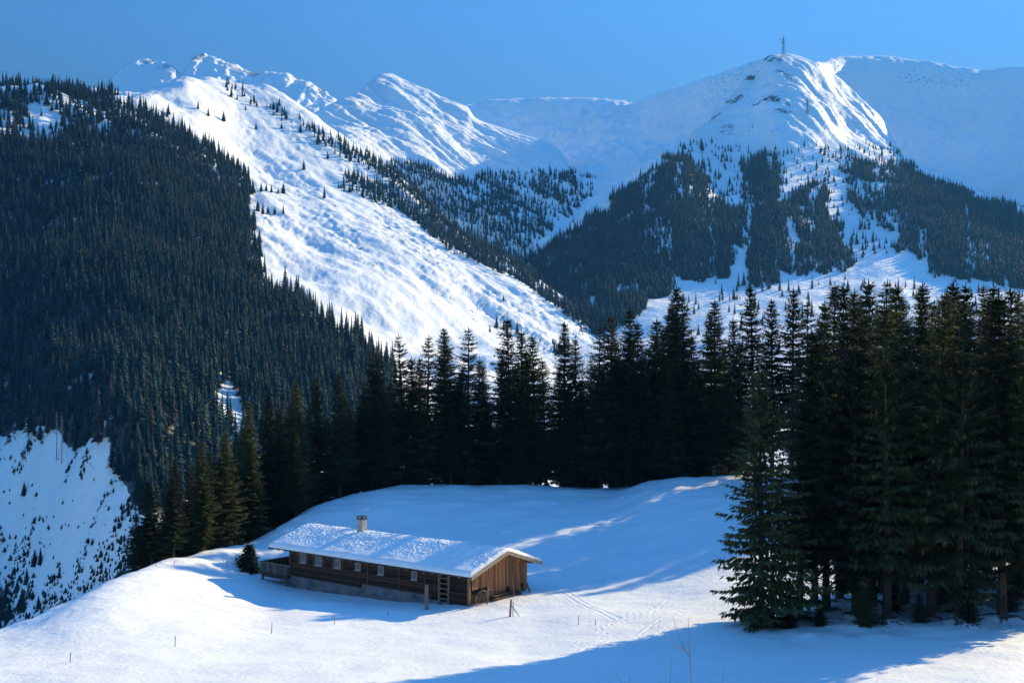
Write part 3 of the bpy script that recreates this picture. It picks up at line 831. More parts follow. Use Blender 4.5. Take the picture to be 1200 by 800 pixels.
# belt of trees down the right edge of the open slope
BP = [(262, 96), (300, 112), (345, 135), (400, 168), (455, 200), (478, 216), (520, 248), (560, 285), (600, 306), (660, 352), (700, 384), (770, 436), (770, 470), (700, 396), (660, 366), (640, 352), (598, 322), (560, 312), (528, 297), (500, 272), (470, 247), (430, 234), (396, 224), (402, 206), (455, 216), (440, 204), (390, 180), (340, 148), (300, 128), (262, 112)]
def dens_belt(px, iy, x, y):
    j = 4 * perlin(x / 40, y / 40); jj = 4 * perlin(x / 40 + 50, y / 40)
    d = inpoly(px + j, iy + jj, BP).astype(float)
    return d * np.interp(px, [262, 320, 400, 450], [.3, .32, .55, 1])
P, a = hill.scatter(14000, dens_belt)
P = thin(P, 5.2)
P = P[rng.random(len(P)) < np.interp(CX + F * P[:, 0] / P[:, 1], [262, 320, 380, 450], [.35, .4, .6, 1.0])]
wood('forest', P, 10, 18, 'belt of spruces and bare larches running down beside the open slope', 'forest')
# far side of that slope: loose wood below the pointed mountain
GD = [(455, 185), (520, 208), (548, 236), (585, 262), (612, 280), (650, 318), (700, 365), (730, 410), (600, 410), (480, 300), (440, 205)]
GP = [(520, 215), (560, 205), (640, 200), (700, 205), (690, 235), (640, 275), (620, 300), (600, 330), (560, 320), (520, 260)]
def dens_gully(px, iy, x, y):
    g = fbm(x / 60, y / 110, 3)
    return np.maximum(inpoly(px, iy, GP) * np.where(g > -0.05, 1.0, 0.10), 1.3 * inpoly(px + 8 * g, iy + 8 * g, GD))
P1, a1 = peak.scatter(14000, dens_gully)
P2, a2 = corrie.scatter(9000, dens_gully)
P = np.concatenate([thin(P1, 5.0), thin(P2, 5.5)])
wood('forest', P, 10, 18, 'loose spruce wood with snow gaps below the pointed mountain', 'forest')
# woods on the right-hand mountain
def dens_spur(px, iy, x, y):
    j = 8 * fbm(x / 70, y / 70, 3); jj = 8 * fbm(x / 70 + 50, y / 70, 3)
    px, iy = px + j, iy + jj
    g = fbm(x / 45, y / 90, 3)
    d1 = inpoly(px, iy, E1) * np.where(g > -0.7, 1, .15)
    d2 = inpoly(px, iy, E2) * np.where(g > -0.4, 1, .1)
    d3 = inpoly(px, iy, E3) * np.where(g > np.interp(px, [985, 1050, 1080], [0.05, 0.0, -2]), 1, .06)
    lane = np.where(lane_fn(px, iy) > np.where(px < 790, .52, .36), .06, 1.0)
    d1, d2, d3 = d1 * lane, d2 * lane, d3 * lane
    d4 = .010 * (inpoly(px, iy, [(800, 165), (1060, 175), (1040, 300), (880, 300)])) + .004 * inpoly(px, iy, [(800, 330), (1200, 330), (1200, 410), (760, 420)])
    return np.maximum(np.maximum(d1, d2), np.maximum(d3, d4))
P, a = spur.scatter(150000, dens_spur)
P = thin(P, 4.0)
print('spur wood', a, len(P))
wood('forest', P, 10, 17, 'hazy blue spruce forest on the spurs of the right-hand mountain', 'forest')

# shrubs and young trees dotted over the shaded slope at lower left
SP = [(-60, 500), (60, 508), (115, 540), (172, 590), (170, 720), (0, 760), (-60, 760)]
def dens_shrub(px, iy, x, y):
    g = fbm(x / 22, y / 30, 3)
    low = sstep(560, 700, iy)
    return inpoly(px, iy, SP) * (0.04 + 0.08 * low + 2.2 * (g > 0.42 - 0.5 * low - .35 * sstep(60, 150, px) * low))
P, a = hill.scatter(4200, dens_shrub)
wood('shrubs', thin(P, 0.9), 0.5, 3.0, 'dark shrubs and seedlings dotted over the blue snow slope', 'shrubs', squat=2.2)
Pt, a = hill.scatter(260, lambda px, iy, x, y: inpoly(px, iy, [(-20, 640), (60, 650), (155, 640), (165, 720), (100, 720), (0, 760), (-20, 760)]) * (fbm(x / 25, y / 30, 2) > 0.0) * 1.0
                     + 3 * inpoly(px, iy, [(-20, 690), (40, 685), (48, 725), (0, 745), (-20, 750)]) + .8 * inpoly(px, iy, [(25, 580), (60, 570), (45, 610), (20, 620)]))
for q in thin(Pt, 3.0)[:34]:
    single(q, random.uniform(4.5, 10), 'small young spruce on the steep blue slope beneath the hillside forest', 'young spruces on the blue slope', wide=1.5)

# single trees on the open slope
SPOT = [(307, 224), (313, 222), (319, 225), (326, 226), (332, 227), (303, 248), (309, 250), (315, 250), (322, 250), (332, 249), (356, 198), (288, 128), (320, 128), (352, 155), (372, 170), (385, 186), (330, 150), (262, 142), (245, 135), (232, 128), (300, 150),
        (582, 382), (590, 386), (598, 384), (606, 390), (575, 388), (590, 352), (380, 232), (430, 172), (420, 190)]
def on_sheet(sh, px, py):
    c = int(np.argmin(np.abs(sh.px - px)))
    im = HZ - sh.Zg[:, c] / sh.Yg[:, c] * F
    k = np.where((im[:-1] >= py) & (im[1:] < py))[0]
    k = int(k[0]) if len(k) else int(np.argmin(np.abs(im - py)))
    return Vector((sh.Xg[k, c], sh.Yg[k, c], sh.Zg[k, c]))
for px, py in SPOT:
    single(on_sheet(hill, px, py), random.uniform(9, 18), 'small dark spruce standing apart on the sunlit open slope', 'scattered spruces on the open slope', wide=1.15)

# two tall bare trunks left standing on the slope
for px, top, base, lab in ((67, 479, 537, 'left and nearer of two tall bare trunks standing on the blue slope'), (73, 481, 541, 'right one of two tall bare trunks standing on the blue slope')):
    g = on_sheet(hill, px, base)
    H = (base - top) / F * g.y
    t = empty('bare_larch', g)
    b = MB(); b.bar((0, 0, -1), (0.3, 0, H * .5), .32, .24); b.bar((0.3, 0, H * .5), (0.1, 0, H), .24, .05)
    b.build('trunk', M['larchbark'], t)
    b = MB()
    for k in range(70):
        z = H * random.uniform(.52, .99); a = random.uniform(0, 6.28); L = random.uniform(.6, 2.2) * (1.2 - z / H * .7)
        e = (0.2 + L * math.cos(a), L * math.sin(a), z + random.uniform(-.5, .5))
        b.bar((.2, 0, z), e, .07, .03, 4)
        b.bar(e, (e[0] + random.uniform(-.5, .5), e[1] + random.uniform(-.5, .5), e[2] - random.uniform(.1, .7)), .05, .02, 4)
    b.build('branches', M['larchbark'], t)
    tag(t, lab, 'tree')

# ------------------------------------------------------------------ the barn
def wood_mat(name, lo, hi, axis, period, gap=0.12, rough=0.85, tone=1.0):
    """boards running along one axis: seams every period metres, each board its own tone, grain along it"""
    m, t, b, L = new_mat(name)
    b.inputs['Roughness'].default_value = rough
    b.inputs['Specular IOR Level'].default_value = 0.15
    tc = t.nodes.new('ShaderNodeTexCoord')
    sx = t.nodes.new('ShaderNodeSeparateXYZ'); L.new(tc.outputs['Object'], sx.inputs[0])
    dv = t.nodes.new('ShaderNodeMath'); dv.operation = 'DIVIDE'; dv.inputs[1].default_value = period
    L.new(sx.outputs[axis], dv.inputs[0])
    fl = t.nodes.new('ShaderNodeMath'); fl.operation = 'FLOOR'; L.new(dv.outputs[0], fl.inputs[0])
    wn = t.nodes.new('ShaderNodeTexWhiteNoise'); wn.noise_dimensions = '1D'; L.new(fl.outputs[0], wn.inputs['W'])
    st = [6.0, 6.0, 6.0]; st[axis] = 22.0
    long_ax = {0: 2, 1: 2, 2: 1}[axis]; st[long_ax] = 0.9
    g = nz(t, 1.0, 5, 0.7, coords(t, tuple(st)))
    ad = t.nodes.new('ShaderNodeMath'); ad.operation = 'MULTIPLY_ADD'; ad.inputs[1].default_value = 0.55
    L.new(wn.outputs['Value'], ad.inputs[0])
    m2 = t.nodes.new('ShaderNodeMath'); m2.operation = 'MULTIPLY'; m2.inputs[1].default_value = 0.6
    L.new(g.outputs[0], m2.inputs[0]); L.new(m2.outputs[0], ad.inputs[2])
    c = ramp(t, ad.outputs[0], [(0.2, lo), (0.85, hi)])
    fr = t.nodes.new('ShaderNodeMath'); fr.operation = 'FRACT'; L.new(dv.outputs[0], fr.inputs[0])
    lt = t.nodes.new('ShaderNodeMath'); lt.operation = 'LESS_THAN'; lt.inputs[1].default_value = gap
    L.new(fr.outputs[0], lt.inputs[0])
    mx = t.nodes.new('ShaderNodeMix'); mx.data_type = 'RGBA'; mx.inputs[7].default_value = (0.012, 0.008, 0.006, 1)
    L.new(lt.outputs[0], mx.inputs[0]); L.new(c, mx.inputs[6])
    L.new(mx.outputs[2], b.inputs['Base Color'])
    bump(t, b, ad.outputs[0], 0.5, 0.02)
    return m
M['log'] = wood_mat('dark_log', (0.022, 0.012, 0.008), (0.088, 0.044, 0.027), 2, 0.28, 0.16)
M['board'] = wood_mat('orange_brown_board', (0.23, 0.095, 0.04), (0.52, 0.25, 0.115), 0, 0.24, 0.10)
M['rail'] = wood_mat('grey_brown_board', (0.07, 0.055, 0.045), (0.19, 0.15, 0.12), 0, 0.16, 0.14)
M['railside'] = wood_mat('grey_brown_side_board', (0.07, 0.055, 0.045), (0.19, 0.15, 0.12), 1, 0.16, 0.14)
M['beam'] = simple_mat('beam_wood', (0.14, 0.09, 0.06), (0.30, 0.20, 0.13), 4, (1, 1, 1), 0.85, 0.4)
M['darkbeam'] = simple_mat('dark_beam_wood', (0.05, 0.032, 0.024), (0.12, 0.08, 0.055), 4, (1, 1, 1), 0.85, 0.4)
M['barge'] = simple_mat('weathered_bargeboard', (0.22, 0.16, 0.12), (0.42, 0.33, 0.26), 3, (1, 1, 1), 0.8, 0.3)
M['plaster'] = simple_mat('stained_plaster', (0.08, 0.078, 0.075), (0.25, 0.24, 0.23), 0.9, (1, 1, 2.2), 0.9, 0.3)
M['void'] = simple_mat('unlit_inside_wood', (0.02, 0.015, 0.012), (0.05, 0.035, 0.028), 3)
M['sash'] = simple_mat('white_sash_paint', (0.24, 0.23, 0.21), (0.42, 0.40, 0.37), 6, rough=0.5)
M['concrete'] = simple_mat('chimney_render', (0.26, 0.25, 0.23), (0.46, 0.44, 0.40), 3, rough=0.9, bmp=0.3)
M['sheet'] = simple_mat('dark_sheet_metal', (0.04, 0.035, 0.035), (0.09, 0.08, 0.08), 2, rough=0.5)
def pane_mat():
    m, t, b, L = new_mat('curtained_glass')
    L.new(ramp(t, nz(t, 3.0, 3, 0.5, coords(t)).outputs[0], [(0.35, (0.06, 0.065, 0.07)), (0.65, (0.34, 0.33, 0.31))]), b.inputs['Base Color'])
    b.inputs['Roughness'].default_value = 0.12
    return m
M['pane'] = pane_mat()

U = Vector((-0.7815, 0.6239, 0)); WV = Vector((0.6239, 0.7815, 0))
barn = empty('barn', (-3.34, 86.26, -18.0), math.atan2(WV.y, WV.x))
tag(barn, 'long low wooden alpine barn with snow covered roof, balcony and small white windows', 'barn')
BM = Matrix.Translation(barn.location) @ Matrix.Rotation(math.atan2(WV.y, WV.x), 4, 'Z')
XC, XL, XR, YA, YB = 3.70, -0.95, 8.35, -0.9, 24.4      # ridge, eaves, gable ends of the roof
ZE, ZR = 2.36, 3.84
LY, LX = 22.3, 7.4                                       # wall length and gable width
rz = lambda x: ZE + (ZR - ZE) * (1 - abs(x - XC) / (XC - XL))   # top of the roof boards
# foundation
m = MB(); m.span((0.02, 13.0, -3.2), (7.3, LY - .05, -0.22)); m.build('foundation', M['plaster'], barn)
m = MB(); m.span((0.0, 4.6, -3.0), (7.3, 12.99, 0.12)); m.span((0.02, 0.1, -2.0), (7.3, 4.59, -.25)); m.build('plinth', M['plaster'], barn)
# log walls
WINS = [(20.4, .78, .86), (18.25, .80, .90), (15.7, .80, .86), (13.05, .66, .62), (10.15, .66, .74), (6.16, .62, .70)]
m = MB()
zt = rz(0) - .17
zb = lambda y: -0.22 if y >= 13 else 0.12
cuts = sorted([(y - a / 2, y + a / 2, 1.60 - h / 2, 1.60 + h / 2) for y, a, h in WINS])
y0 = 3.4
for a, b_, z0, z1 in cuts + [(LY, LY, 0, 0)]:
    for ya, yb in (([(y0, 13.0), (13.0, a)]) if y0 < 13 < a else [(y0, a)]):
        if yb - ya > .01: m.span((-0.12, ya, zb((ya + yb) / 2)), (0.12, yb, zt))
    if b_ > a:
        zz = zb((a + b_) / 2)
        m.span((-0.12, a, zz), (0.12, b_, z0)); m.span((-0.12, a, z1), (0.12, b_, zt))
    y0 = b_
m.span((0.121, LY - .24, -.2), (LX, LY, rz(LX) - .17))
m.span((LX - .24, .3, -.2), (LX, LY - .241, rz(LX) - .18))
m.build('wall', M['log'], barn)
m = MB()
m.prism([(0.13, zt - .05), (LX, rz(LX) - .22), (XC, ZR - .2)], LY - .22, LY - .02, lambda p, t: (p[0], t, p[1]))
m.build('far_gable', M['board'], barn)
# near gable: upright boards under the roof, wider gaps on the right
m = MB()
x = 0.15
while x < LX - .05:
    wd = random.uniform(.20, .30); x1 = min(x + wd, LX)
    lo = 1.05 if x < 1.9 else (-.05 if x < 4.6 else random.choice([.0, .0, .7]))
    pr = random.uniform(-.03, .03)
    top = [(x, rz(x) - .19), (x1 - .015, rz(x1) - .19)]
    if x < XC < x1: top.insert(1, (XC, ZR - .19))
    m.prism([(x1 - .015, lo), (x, lo)] + top, -.05 + pr, .02 + pr, lambda p, t: (p[0], t, p[1]))
    x = x1
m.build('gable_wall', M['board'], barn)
m = MB(); m.prism([(0.2, -.4), (0.2, rz(.2) - .25), (XC, ZR - .25), (LX, rz(LX) - .25), (LX, -.4)], .12, .2, lambda p, t: (p[0], t, p[1])); m.build('inner_wall', M['void'], barn)
# posts and beams on the long wall
for y, d in ((.08, .2), (2.28, .13), (3.33, .15), (4.9, .16), (7.9, .16), (11.8, .18), (LY - .1, .2)):
    m = MB(); m.span((-.20, y - d / 2, -.6 if y < 4 else zb(y)), (-.02 if y < 3.4 else -.122, y + d / 2, zt - .02)); m.build('post', M['beam'] if y < 4 else M['darkbeam'], barn)
m = MB(); m.span((-.26, YA + .1, zt - .02), (-.06, LY + 1.6, zt + .12)); m.build('eave_beam', M['darkbeam'], barn)
# open bay with a slatted gate
m = MB(); m.span((.3, .2, -.5), (.4, 3.38, zt)); m.build('bay_back', M['void'], barn)
g = MB(); g.span((-.1, .2, -.35), (-.04, 2.2, .75)); gate = g.build('bay_boards', M['log'], barn)
g = MB()
for z in (.0, .42, .84, 1.26, 1.7): g.span((-.16, 2.36, z), (-.10, 3.25, z + .09))
g.build('gate', M['beam'], barn)
# windows
for y, a, h in WINS:
    f = MB(); z0, z1 = 1.60 - h / 2, 1.60 + h / 2; e = .085
    f.span((-.17, y - a / 2, z0), (-.05, y - a / 2 + e, z1)); f.span((-.17, y + a / 2 - e, z0), (-.05, y + a / 2, z1))
    f.span((-.17, y - a / 2 + e, z0), (-.05, y + a / 2 - e, z0 + e)); f.span((-.17, y - a / 2 + e, z1 - e), (-.05, y + a / 2 - e, z1))
    f.span((-.15, y - .022, z0 + e), (-.06, y + .022, z1 - e))
    fo = f.build('window', M['sash'], barn)
    p = MB(); p.span((-.055, y - a / 2 + e * .7, z0 + e * .7), (-.035, y + a / 2 - e * .7, z1 - e * .7)); p.build('pane', M['pane'], fo)
    p = MB(); p.span((-.26, y - a / 2 - .05, z0 - .07), (-.121, y + a / 2 + .05, z0 - .003)); p.build('sill', M['sash'], fo)
    if y > 15:
        for s in (-1, 1):
            p = MB(); c = y + s * (a / 2 + .22); p.span((-.165, c - .18, z0), (-.123, c + .18, z1)); p.build('shutter', M['darkbeam'], fo)
# roof
m = MB()
for xa, xb in ((XL, XC), (XC, XR)):
    s0 = [(xa, rz(xa)), (xb, rz(xb)), (xb, rz(xb) - .14), (xa, rz(xa) - .14)]
    m.prism(s0, YA, YB, lambda p, t: (p[0], t, p[1]))
roof = m.build('roof', M['darkbeam'], barn)
m = MB()
for yy in (YA - .05, YB + .001):
    for xa, xb in ((XL - .02, XC - .002), (XC + .002, XR + .02)):
        m.prism([(xa, rz(xa) + .05), (xb, rz(xb) + .05), (xb, rz(xb) - .26), (xa, rz(xa) - .26)], yy, yy + .049, lambda p, t: (p[0], t, p[1]))
m.build('bargeboard', M['barge'], roof)
m = MB()
for k in range(26):
    y = YA + .4 + k * (YB - YA - .8) / 25
    m.prism([(XL + .02, rz(XL) - .142), (0.1, rz(0.1) - .142), (0.1, rz(.1) - .28), (XL + .02, rz(XL) - .26)], y - .06, y + .06, lambda p, t: (p[0], t, p[1]))
for xx in (.25, XC, LX - .3):
    m.span((xx - .1, YA + .05, rz(xx) - .36), (xx + .1, -.06, rz(xx) - .17)); m.span((xx - .1, LY + .02, rz(xx) - .36), (xx + .1, YB - .06, rz(xx) - .17))
m.build('rafters', M['beam'], roof)
m = MB(); m.bar((XL - .06, YA + .1, ZE - .06), (XL - .06, YB - .1, ZE - .06), .07, n=8); m.build('gutter', M['sheet'], roof)
# snow on the roof, lumpy from wind and thaw
nu, nv = 190, 480
uu, vv = np.meshgrid(np.linspace(0, 1, nu), np.linspace(0, 1, nv), indexing='ij')
xs = XL - .10 + uu * (XR - XL + .20); ys = YA + .04 + vv * (YB - YA - .08)
base = ZE + (ZR - ZE) * (1 - np.abs(xs - XC) / (XC - XL))
edge = np.minimum(np.minimum(xs - XL + .10, XR + .10 - xs) / .40, np.minimum(ys - YA - .04, YB - .04 - ys) / .25)
edge = np.sqrt(np.clip(1 - (1 - np.clip(edge, 0, 1)) ** 2, 0, 1))
chy = 16.6
dip = 1 - .75 * np.exp(-((ys - chy - .6) / .9) ** 2) * np.exp(-((xs - XC) / .7) ** 2)
lump = sstep(XL + .5, XL + 1.5, xs + .5 * fbm(ys / 1.1, xs / 1.1 + 4, 2))
thick = .06 + .30 * edge * dip * (1 + .22 * fbm(xs / 3, ys / 3, 3))
zz = base + .005 + thick - .12 * np.exp(-((xs - XC) / .5) ** 2) + edge * lump * (.038 * fbm(xs / .24, ys / .27, 3, .65) + .03 * fbm(xs / 1.2, ys / 1.2, 2))
V = np.stack([xs, ys, zz], -1).reshape(-1, 3); I = np.arange(nu * nv).reshape(nu, nv)
Q = np.stack([I[:-1, :-1], I[1:, :-1], I[1:, 1:], I[:-1, 1:]], -1).reshape(-1, 4)
rim = np.concatenate([I[0, :], I[1:, -1], I[-1, -2::-1], I[-2:0:-1, 0]])
lowv = V[rim].copy(); lowv[:, 2] = (base.reshape(-1))[rim] + .008
n0 = len(V); k = len(rim)
skirt = np.array([[rim[i], rim[(i + 1) % k], n0 + (i + 1) % k, n0 + i] for i in range(k)])
mesh_obj('roof_snow', np.concatenate([V, lowv]), np.concatenate([Q, skirt]).astype(np.int32), M['roofsnow'], roof, smooth=True)
# chimney on the ridge
m = MB(); m.span((XC - .29, chy - .36, ZR - .4), (XC + .29, chy + .36, 5.12)); ch = m.build('chimney', M['concrete'], roof)
m = MB(); m.span((XC - .35, chy - .42, 5.121), (XC + .35, chy + .42, 5.18))
for a in (-1, 1):
    for b_ in (-1, 1): m.span((XC + a * .24 - .045, chy + b_ * .30 - .045, 5.181), (XC + a * .24 + .045, chy + b_ * .30 + .045, 5.36))
m.span((XC - .33, chy - .40, 5.361), (XC + .33, chy + .40, 5.42)); m.build('chimney_cap', M['sheet'], ch)
# balcony round the far end
bx0, bx1, by1, bz = -.35, 7.6, 26.4, -.35
m = MB(); m.span((bx0, LY + .02, bz - .16), (bx1, by1, bz)); m.span((bx0 + .1, LY + .03, bz - .36), (bx0 + .3, by1 - .1, bz - .162)); m.span((bx1 - .3, LY + .03, bz - .36), (bx1 - .1, by1 - .1, bz - .162)); bal = m.build('balcony', M['darkbeam'], barn)
m = MB(); m.span((bx0, LY + .05, bz + .08), (bx0 + .05, by1, bz + 1.0)); m.build('front_railing', M['railside'], bal)
m = MB(); m.span((bx0 + .051, by1 - .05, bz + .08), (bx1, by1, bz + 1.0)); m.build('end_railing', M['rail'], bal)
m = MB(); m.span((bx0 - .05, LY + .03, bz + 1.002), (bx0 + .10, by1 + .05, bz + 1.08)); m.span((bx0 + .101, by1 - .1, bz + 1.002), (bx1, by1 + .05, bz + 1.08)); m.build('handrail', M['beam'], bal)
for xx, yy in ((bx0 + .15, by1 - .2), (bx0 + .15, LY + .5), (bx1 - .2, by1 - .2), (3.6, by1 - .2)):
    m = MB(); m.span((xx - .1, yy - .1, -3.4), (xx + .1, yy + .1, bz - .37)); m.build('support', M['beam'], bal)
m = MB(); m.span((3.9, LY + .1, bz + .01), (4.05, by1 - .06, bz + 1.9)); m.build('wind_screen', M['board'], bal)
gx, gy = np.meshgrid(np.linspace(4.1, 7.5, 20), np.linspace(LY + .1, by1 - .1, 20), indexing='ij')
e = np.minimum(np.minimum(gx - 4.1, 7.5 - gx) / .5, np.minimum(gy - LY - .1, by1 - .1 - gy) / .5); e = np.sqrt(np.clip(1 - (1 - np.clip(e, 0, 1)) ** 2, 0, 1))
V = np.stack([gx, gy, bz + .01 + 1.15 * e + .05 * fbm(gx, gy, 2)], -1).reshape(-1, 3); I = np.arange(400).reshape(20, 20)
mesh_obj('snow_heap', V, np.stack([I[:-1, :-1], I[1:, :-1], I[1:, 1:], I[:-1, 1:]], -1).reshape(-1, 4).astype(np.int32), M['roofsnow'], bal, smooth=True)

# things that lean on the barn
def local(x, y, z=None):
    p = BM @ Vector((x, y, 0))
    p.z = meadow.z_at(p.x, p.y) if z is None else z
    return p
def bar_thing(name, a, b, r0, r1, mat, label, cat, group=None, n=7):
    m = MB(); m.bar(Vector((0, 0, 0)), Vector(b) - Vector(a), r0, r1, n)
    o = m.build(name, mat); o.location = a
    return tag(o, label, cat, group)
for x0, x1, zt_, lab in ((4.6, 4.9, 3.0, 'weathered pole leaning upright against the barn gable, closest to its middle'), (5.6, 5.3, 2.9, 'weathered pole leaning against the barn gable, second of three from the middle'), (6.8, 6.3, 2.4, 'weathered pole leaning at the far corner of the barn gable')):
    a = local(x0, -.8); b_ = BM @ Vector((x1, -.12, zt_))
    bar_thing('leaning_pole', a, b_, .09, .06, M['beam'], lab, 'pole', 'poles leaning on the barn gable')
for k in range(5):
    a = local(1.9 + .1 * k, -.35 - .22 * (k % 3)); b_ = local(6.2 - .3 * k, -.30 - .22 * (k % 3))
    a.z += .12 + .2 * (k // 3) ; b_.z += .12 + .2 * (k // 3)
    bar_thing('beam_timber', a, b_, .11, .10, M['darkbeam'], 'dark timber lying in the stack along the foot of the barn gable', 'timber', 'timbers stacked along the barn gable')
def wheel(x, y, rad, lean, lab):
    g = local(x, y)
    t = empty('cart_wheel', g + Vector((0, 0, rad - .04)), math.atan2(WV.y, WV.x))
    t.rotation_euler = (R(lean), 0, math.atan2(WV.y, WV.x))
    m = MB()
    for k in range(24):
        a, b_ = 2 * math.pi * k / 24, 2 * math.pi * (k + 1) / 24
        m.bar((rad * math.cos(a), 0, rad * math.sin(a)), (rad * math.cos(b_), 0, rad * math.sin(b_)), .055, n=6)
    m.build('rim', M['beam'], t)
    m = MB()
    for k in range(10):
        a = 2 * math.pi * k / 10; m.bar((.08 * math.cos(a), 0, .08 * math.sin(a)), ((rad - .05) * math.cos(a), 0, (rad - .05) * math.sin(a)), .032, n=5)
    m.build('spokes', M['beam'], t)
    m = MB(); m.bar((0, -.14, 0), (0, .14, 0), .11, n=10); m.build('hub', M['darkbeam'], t)
    tag(t, lab, 'wheel', 'old wheels by the barn corner')
wheel(.75, -.45, .62, 14, 'old wooden spoked wheel leaning at the near corner of the barn gable')
wheel(1.75, -.35, .55, 12, 'smaller wooden spoked wheel leaning between the corner wheel and the stacked timbers')
a = local(1.2, -.75); bar_thing('upright_pole', a, a + Vector((.05, .02, 2.0)), .07, .06, M['beam'], 'short upright pole standing in front of the old wheels', 'pole')

# small shed between the trees on the crest
sp = Vector((31.5, 137.5, 0)); sp.x = (844 - CX) / F * sp.y; sp.z = meadow.z_at(sp.x, sp.y)
shed = empty('shed', sp, R(-15)); tag(shed, 'tiny grey shed half hidden under the trees on the crest', 'shed')
m = MB(); m.span((-.95, -.8, -.5), (.95, .8, 1.3)); m.build('wall', M['rail'], shed)
m = MB(); m.prism([(-1.15, 1.3), (1.15, 1.3), (0, 1.75)], -1.0, 1.0, lambda p, t: (p[0], t, p[1])); m.build('roof', M['rail'], shed)
m = MB(); m.span((-.3, -.85, -.3), (.3, -.803, .95)); m.build('door', M['darkbeam'], shed)

# ------------------------------------------------------------------ stakes in the meadow
def stake(px, base, top, r, mat, lab, tilt=0.0, group='thin fence stakes in the meadow', name='fence_stake'):
    g = ground_pt(px, base); h = (base - top) / F * g.y
    return bar_thing(name, g - Vector((0, 0, .15)), g + Vector((tilt, 0, h)), r, r * .85, mat, lab, 'stake', group)
stake(500, 714, 685, .17, M['stake'], 'thick pale wooden post standing in front of the barn wall', group=None, name='wooden_post')
rs = stake(597.5, 722, 702, .085, M['redstake'], 'short reddish stake on the snow below the barn gable', .1, None)
m = MB(); g = rs.location; m.bar((.1, .02, 1.0), (.75, .1, .1), .035, .03); m.bar((.22, .06, .1), (.25, .06, 1.25), .035, .03); m.build('brace', M['stake'], rs)
STK = [(82, 776, 764, 'leftmost thin stake on the open lit snow'), (205, 757, 745, 'thin stake on the lit snow, second from the left'), (318, 742, 729, 'thin stake on the lit snow below the barn balcony'),
       (392, 731, 720, 'thin stake on the lit snow below the middle of the barn'), (455, 721, 715, 'short thin stake at the edge of the barn shadow'), (678, 731, 721, 'thin stake beside the footprints, left of a pair'), (697.5, 732, 725, 'thin stake beside the footprints, right of a pair'),
       (204, 662, 657, 'short stake by the meadow edge, below the dark trees'), (222, 669, 664, 'short stake on the shaded strip, left of the young spruce'), (266, 664, 655, 'stake a little left of the young spruce'), (276, 658, 650, 'stake right beside the young spruce'), (183, 663, 660, 'tiny stake stub on the meadow edge')]
for px, b_, t_, lab in STK:
    stake(px, b_, t_, .028, M['stake'], lab, random.uniform(-.05, .05))

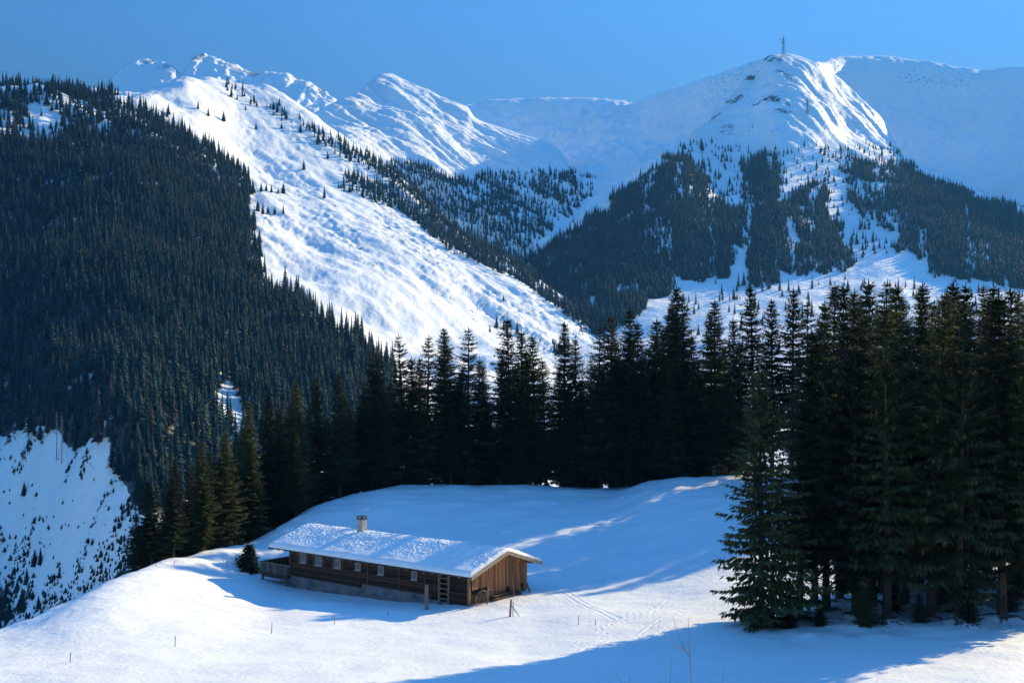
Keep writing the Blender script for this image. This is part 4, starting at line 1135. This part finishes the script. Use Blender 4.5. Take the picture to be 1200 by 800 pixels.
# ------------------------------------------------------------------ bare saplings close to the camera
def sapling(px, Y, top, seed, lab, spread, n):
    r = random.Random(seed)
    x = (px - CX) / F * Y; z = meadow.z_at(x, Y)
    H = ztop(top, Y) - z
    m = MB()
    st = []
    p = Vector((0, 0, -.2)); d = Vector((r.uniform(-.04, .04), 0, 1)); k = 8
    for i in range(k):
        q = p + d * (H + .2) / k
        m.bar(p, q, .020 * (1 - i / k) + .005, .020 * (1 - (i + 1) / k) + .005, 5)
        st.append((p, q)); p = q; d = (d + Vector((r.uniform(-.05, .05), r.uniform(-.05, .05), 0))).normalized()
    for i in range(n):
        a, b_ = st[r.randint(2, k - 2)]
        o = a.lerp(b_, r.random()); s = r.choice((-1, 1)); L = r.uniform(.5, 1.0) * spread
        c = o
        d = Vector((s * r.uniform(.5, 1), r.uniform(-.7, .7), r.uniform(.5, 1.3))).normalized()
        for j in range(4):
            e = c + d * L / 4
            m.bar(c, e, .011 - .002 * j, .009 - .002 * j, 4)
            if r.random() < .7:
                f = e + Vector((r.uniform(-1, 1), r.uniform(-1, 1), r.uniform(.2, 1))).normalized() * L * .25
                m.bar(e, f, .005, .003, 4)
            c = e; d = (d + Vector((0, 0, r.uniform(.05, .3)))).normalized()
    o = m.build('bare_sapling', M['twig']); o.location = (x, Y, z)
    tag(o, lab, 'sapling', 'bare saplings in the foreground shade')
sapling(813, 30, 722, 3, 'tallest bare sapling in the shaded foreground snow, forked and reaching into sunlight', 1.5, 7)
sapling(774, 31, 768, 5, 'thin upright bare sapling left of the tallest one', .5, 2)
sapling(846, 32, 782, 8, 'thin bare sapling right of the tallest one', .6, 3)
sapling(738, 30, 788, 9, 'low twiggy sapling leftmost in the shaded foreground', .7, 4)

# ------------------------------------------------------------------ pylons
def pylon(px, Y, base, H, r, lab):
    x = (px - CX) / F * Y
    g = on_sheet(spur, px, base)
    t = empty('pylon', g, R(20)); tag(t, lab, 'pylon', 'power line pylons')
    m = MB(); w0, w1 = H * .075, H * .014
    cor = lambda z: w0 + (w1 - w0) * min(1, z / (H * .8))
    for a in (-1, 1):
        for b_ in (-1, 1):
            m.bar((a * w0, b_ * w0, -3), (a * w1, b_ * w1, H * .8), r, r * .7, 4)
            m.bar((a * w1, b_ * w1, H * .8), (0, 0, H), r * .7, r * .5, 4)
    for k in range(7):
        z0, z1 = H * .8 * k / 7, H * .8 * (k + 1) / 7; c0, c1 = cor(z0), cor(z1)
        for s in (-1, 1):
            m.bar((-c0, s * c0, z0), (c1, s * c1, z1), r * .5, n=4); m.bar((s * c0, -c0, z0), (s * c1, c1, z1), r * .5, n=4)
    m.build('lattice_tower', M['steel'], t)
    for z, L in ((.62, .16), (.76, .21)):
        m = MB(); m.bar((-H * L, 0, H * z), (H * L, 0, H * z), r * .8, n=4); m.bar((-H * L, 0, H * z), (0, 0, H * (z + .06)), r * .5, n=4); m.bar((H * L, 0, H * z), (0, 0, H * (z + .06)), r * .5, n=4)
        m.build('crossarm', M['steel'], t)
pylon(918.5, 2900, 66.5, 58, .6, 'tall lattice pylon standing on the summit of the right-hand mountain')
pylon(947, 2500, 133, 38, .5, 'smaller lattice pylon on the sunlit flank below the summit')
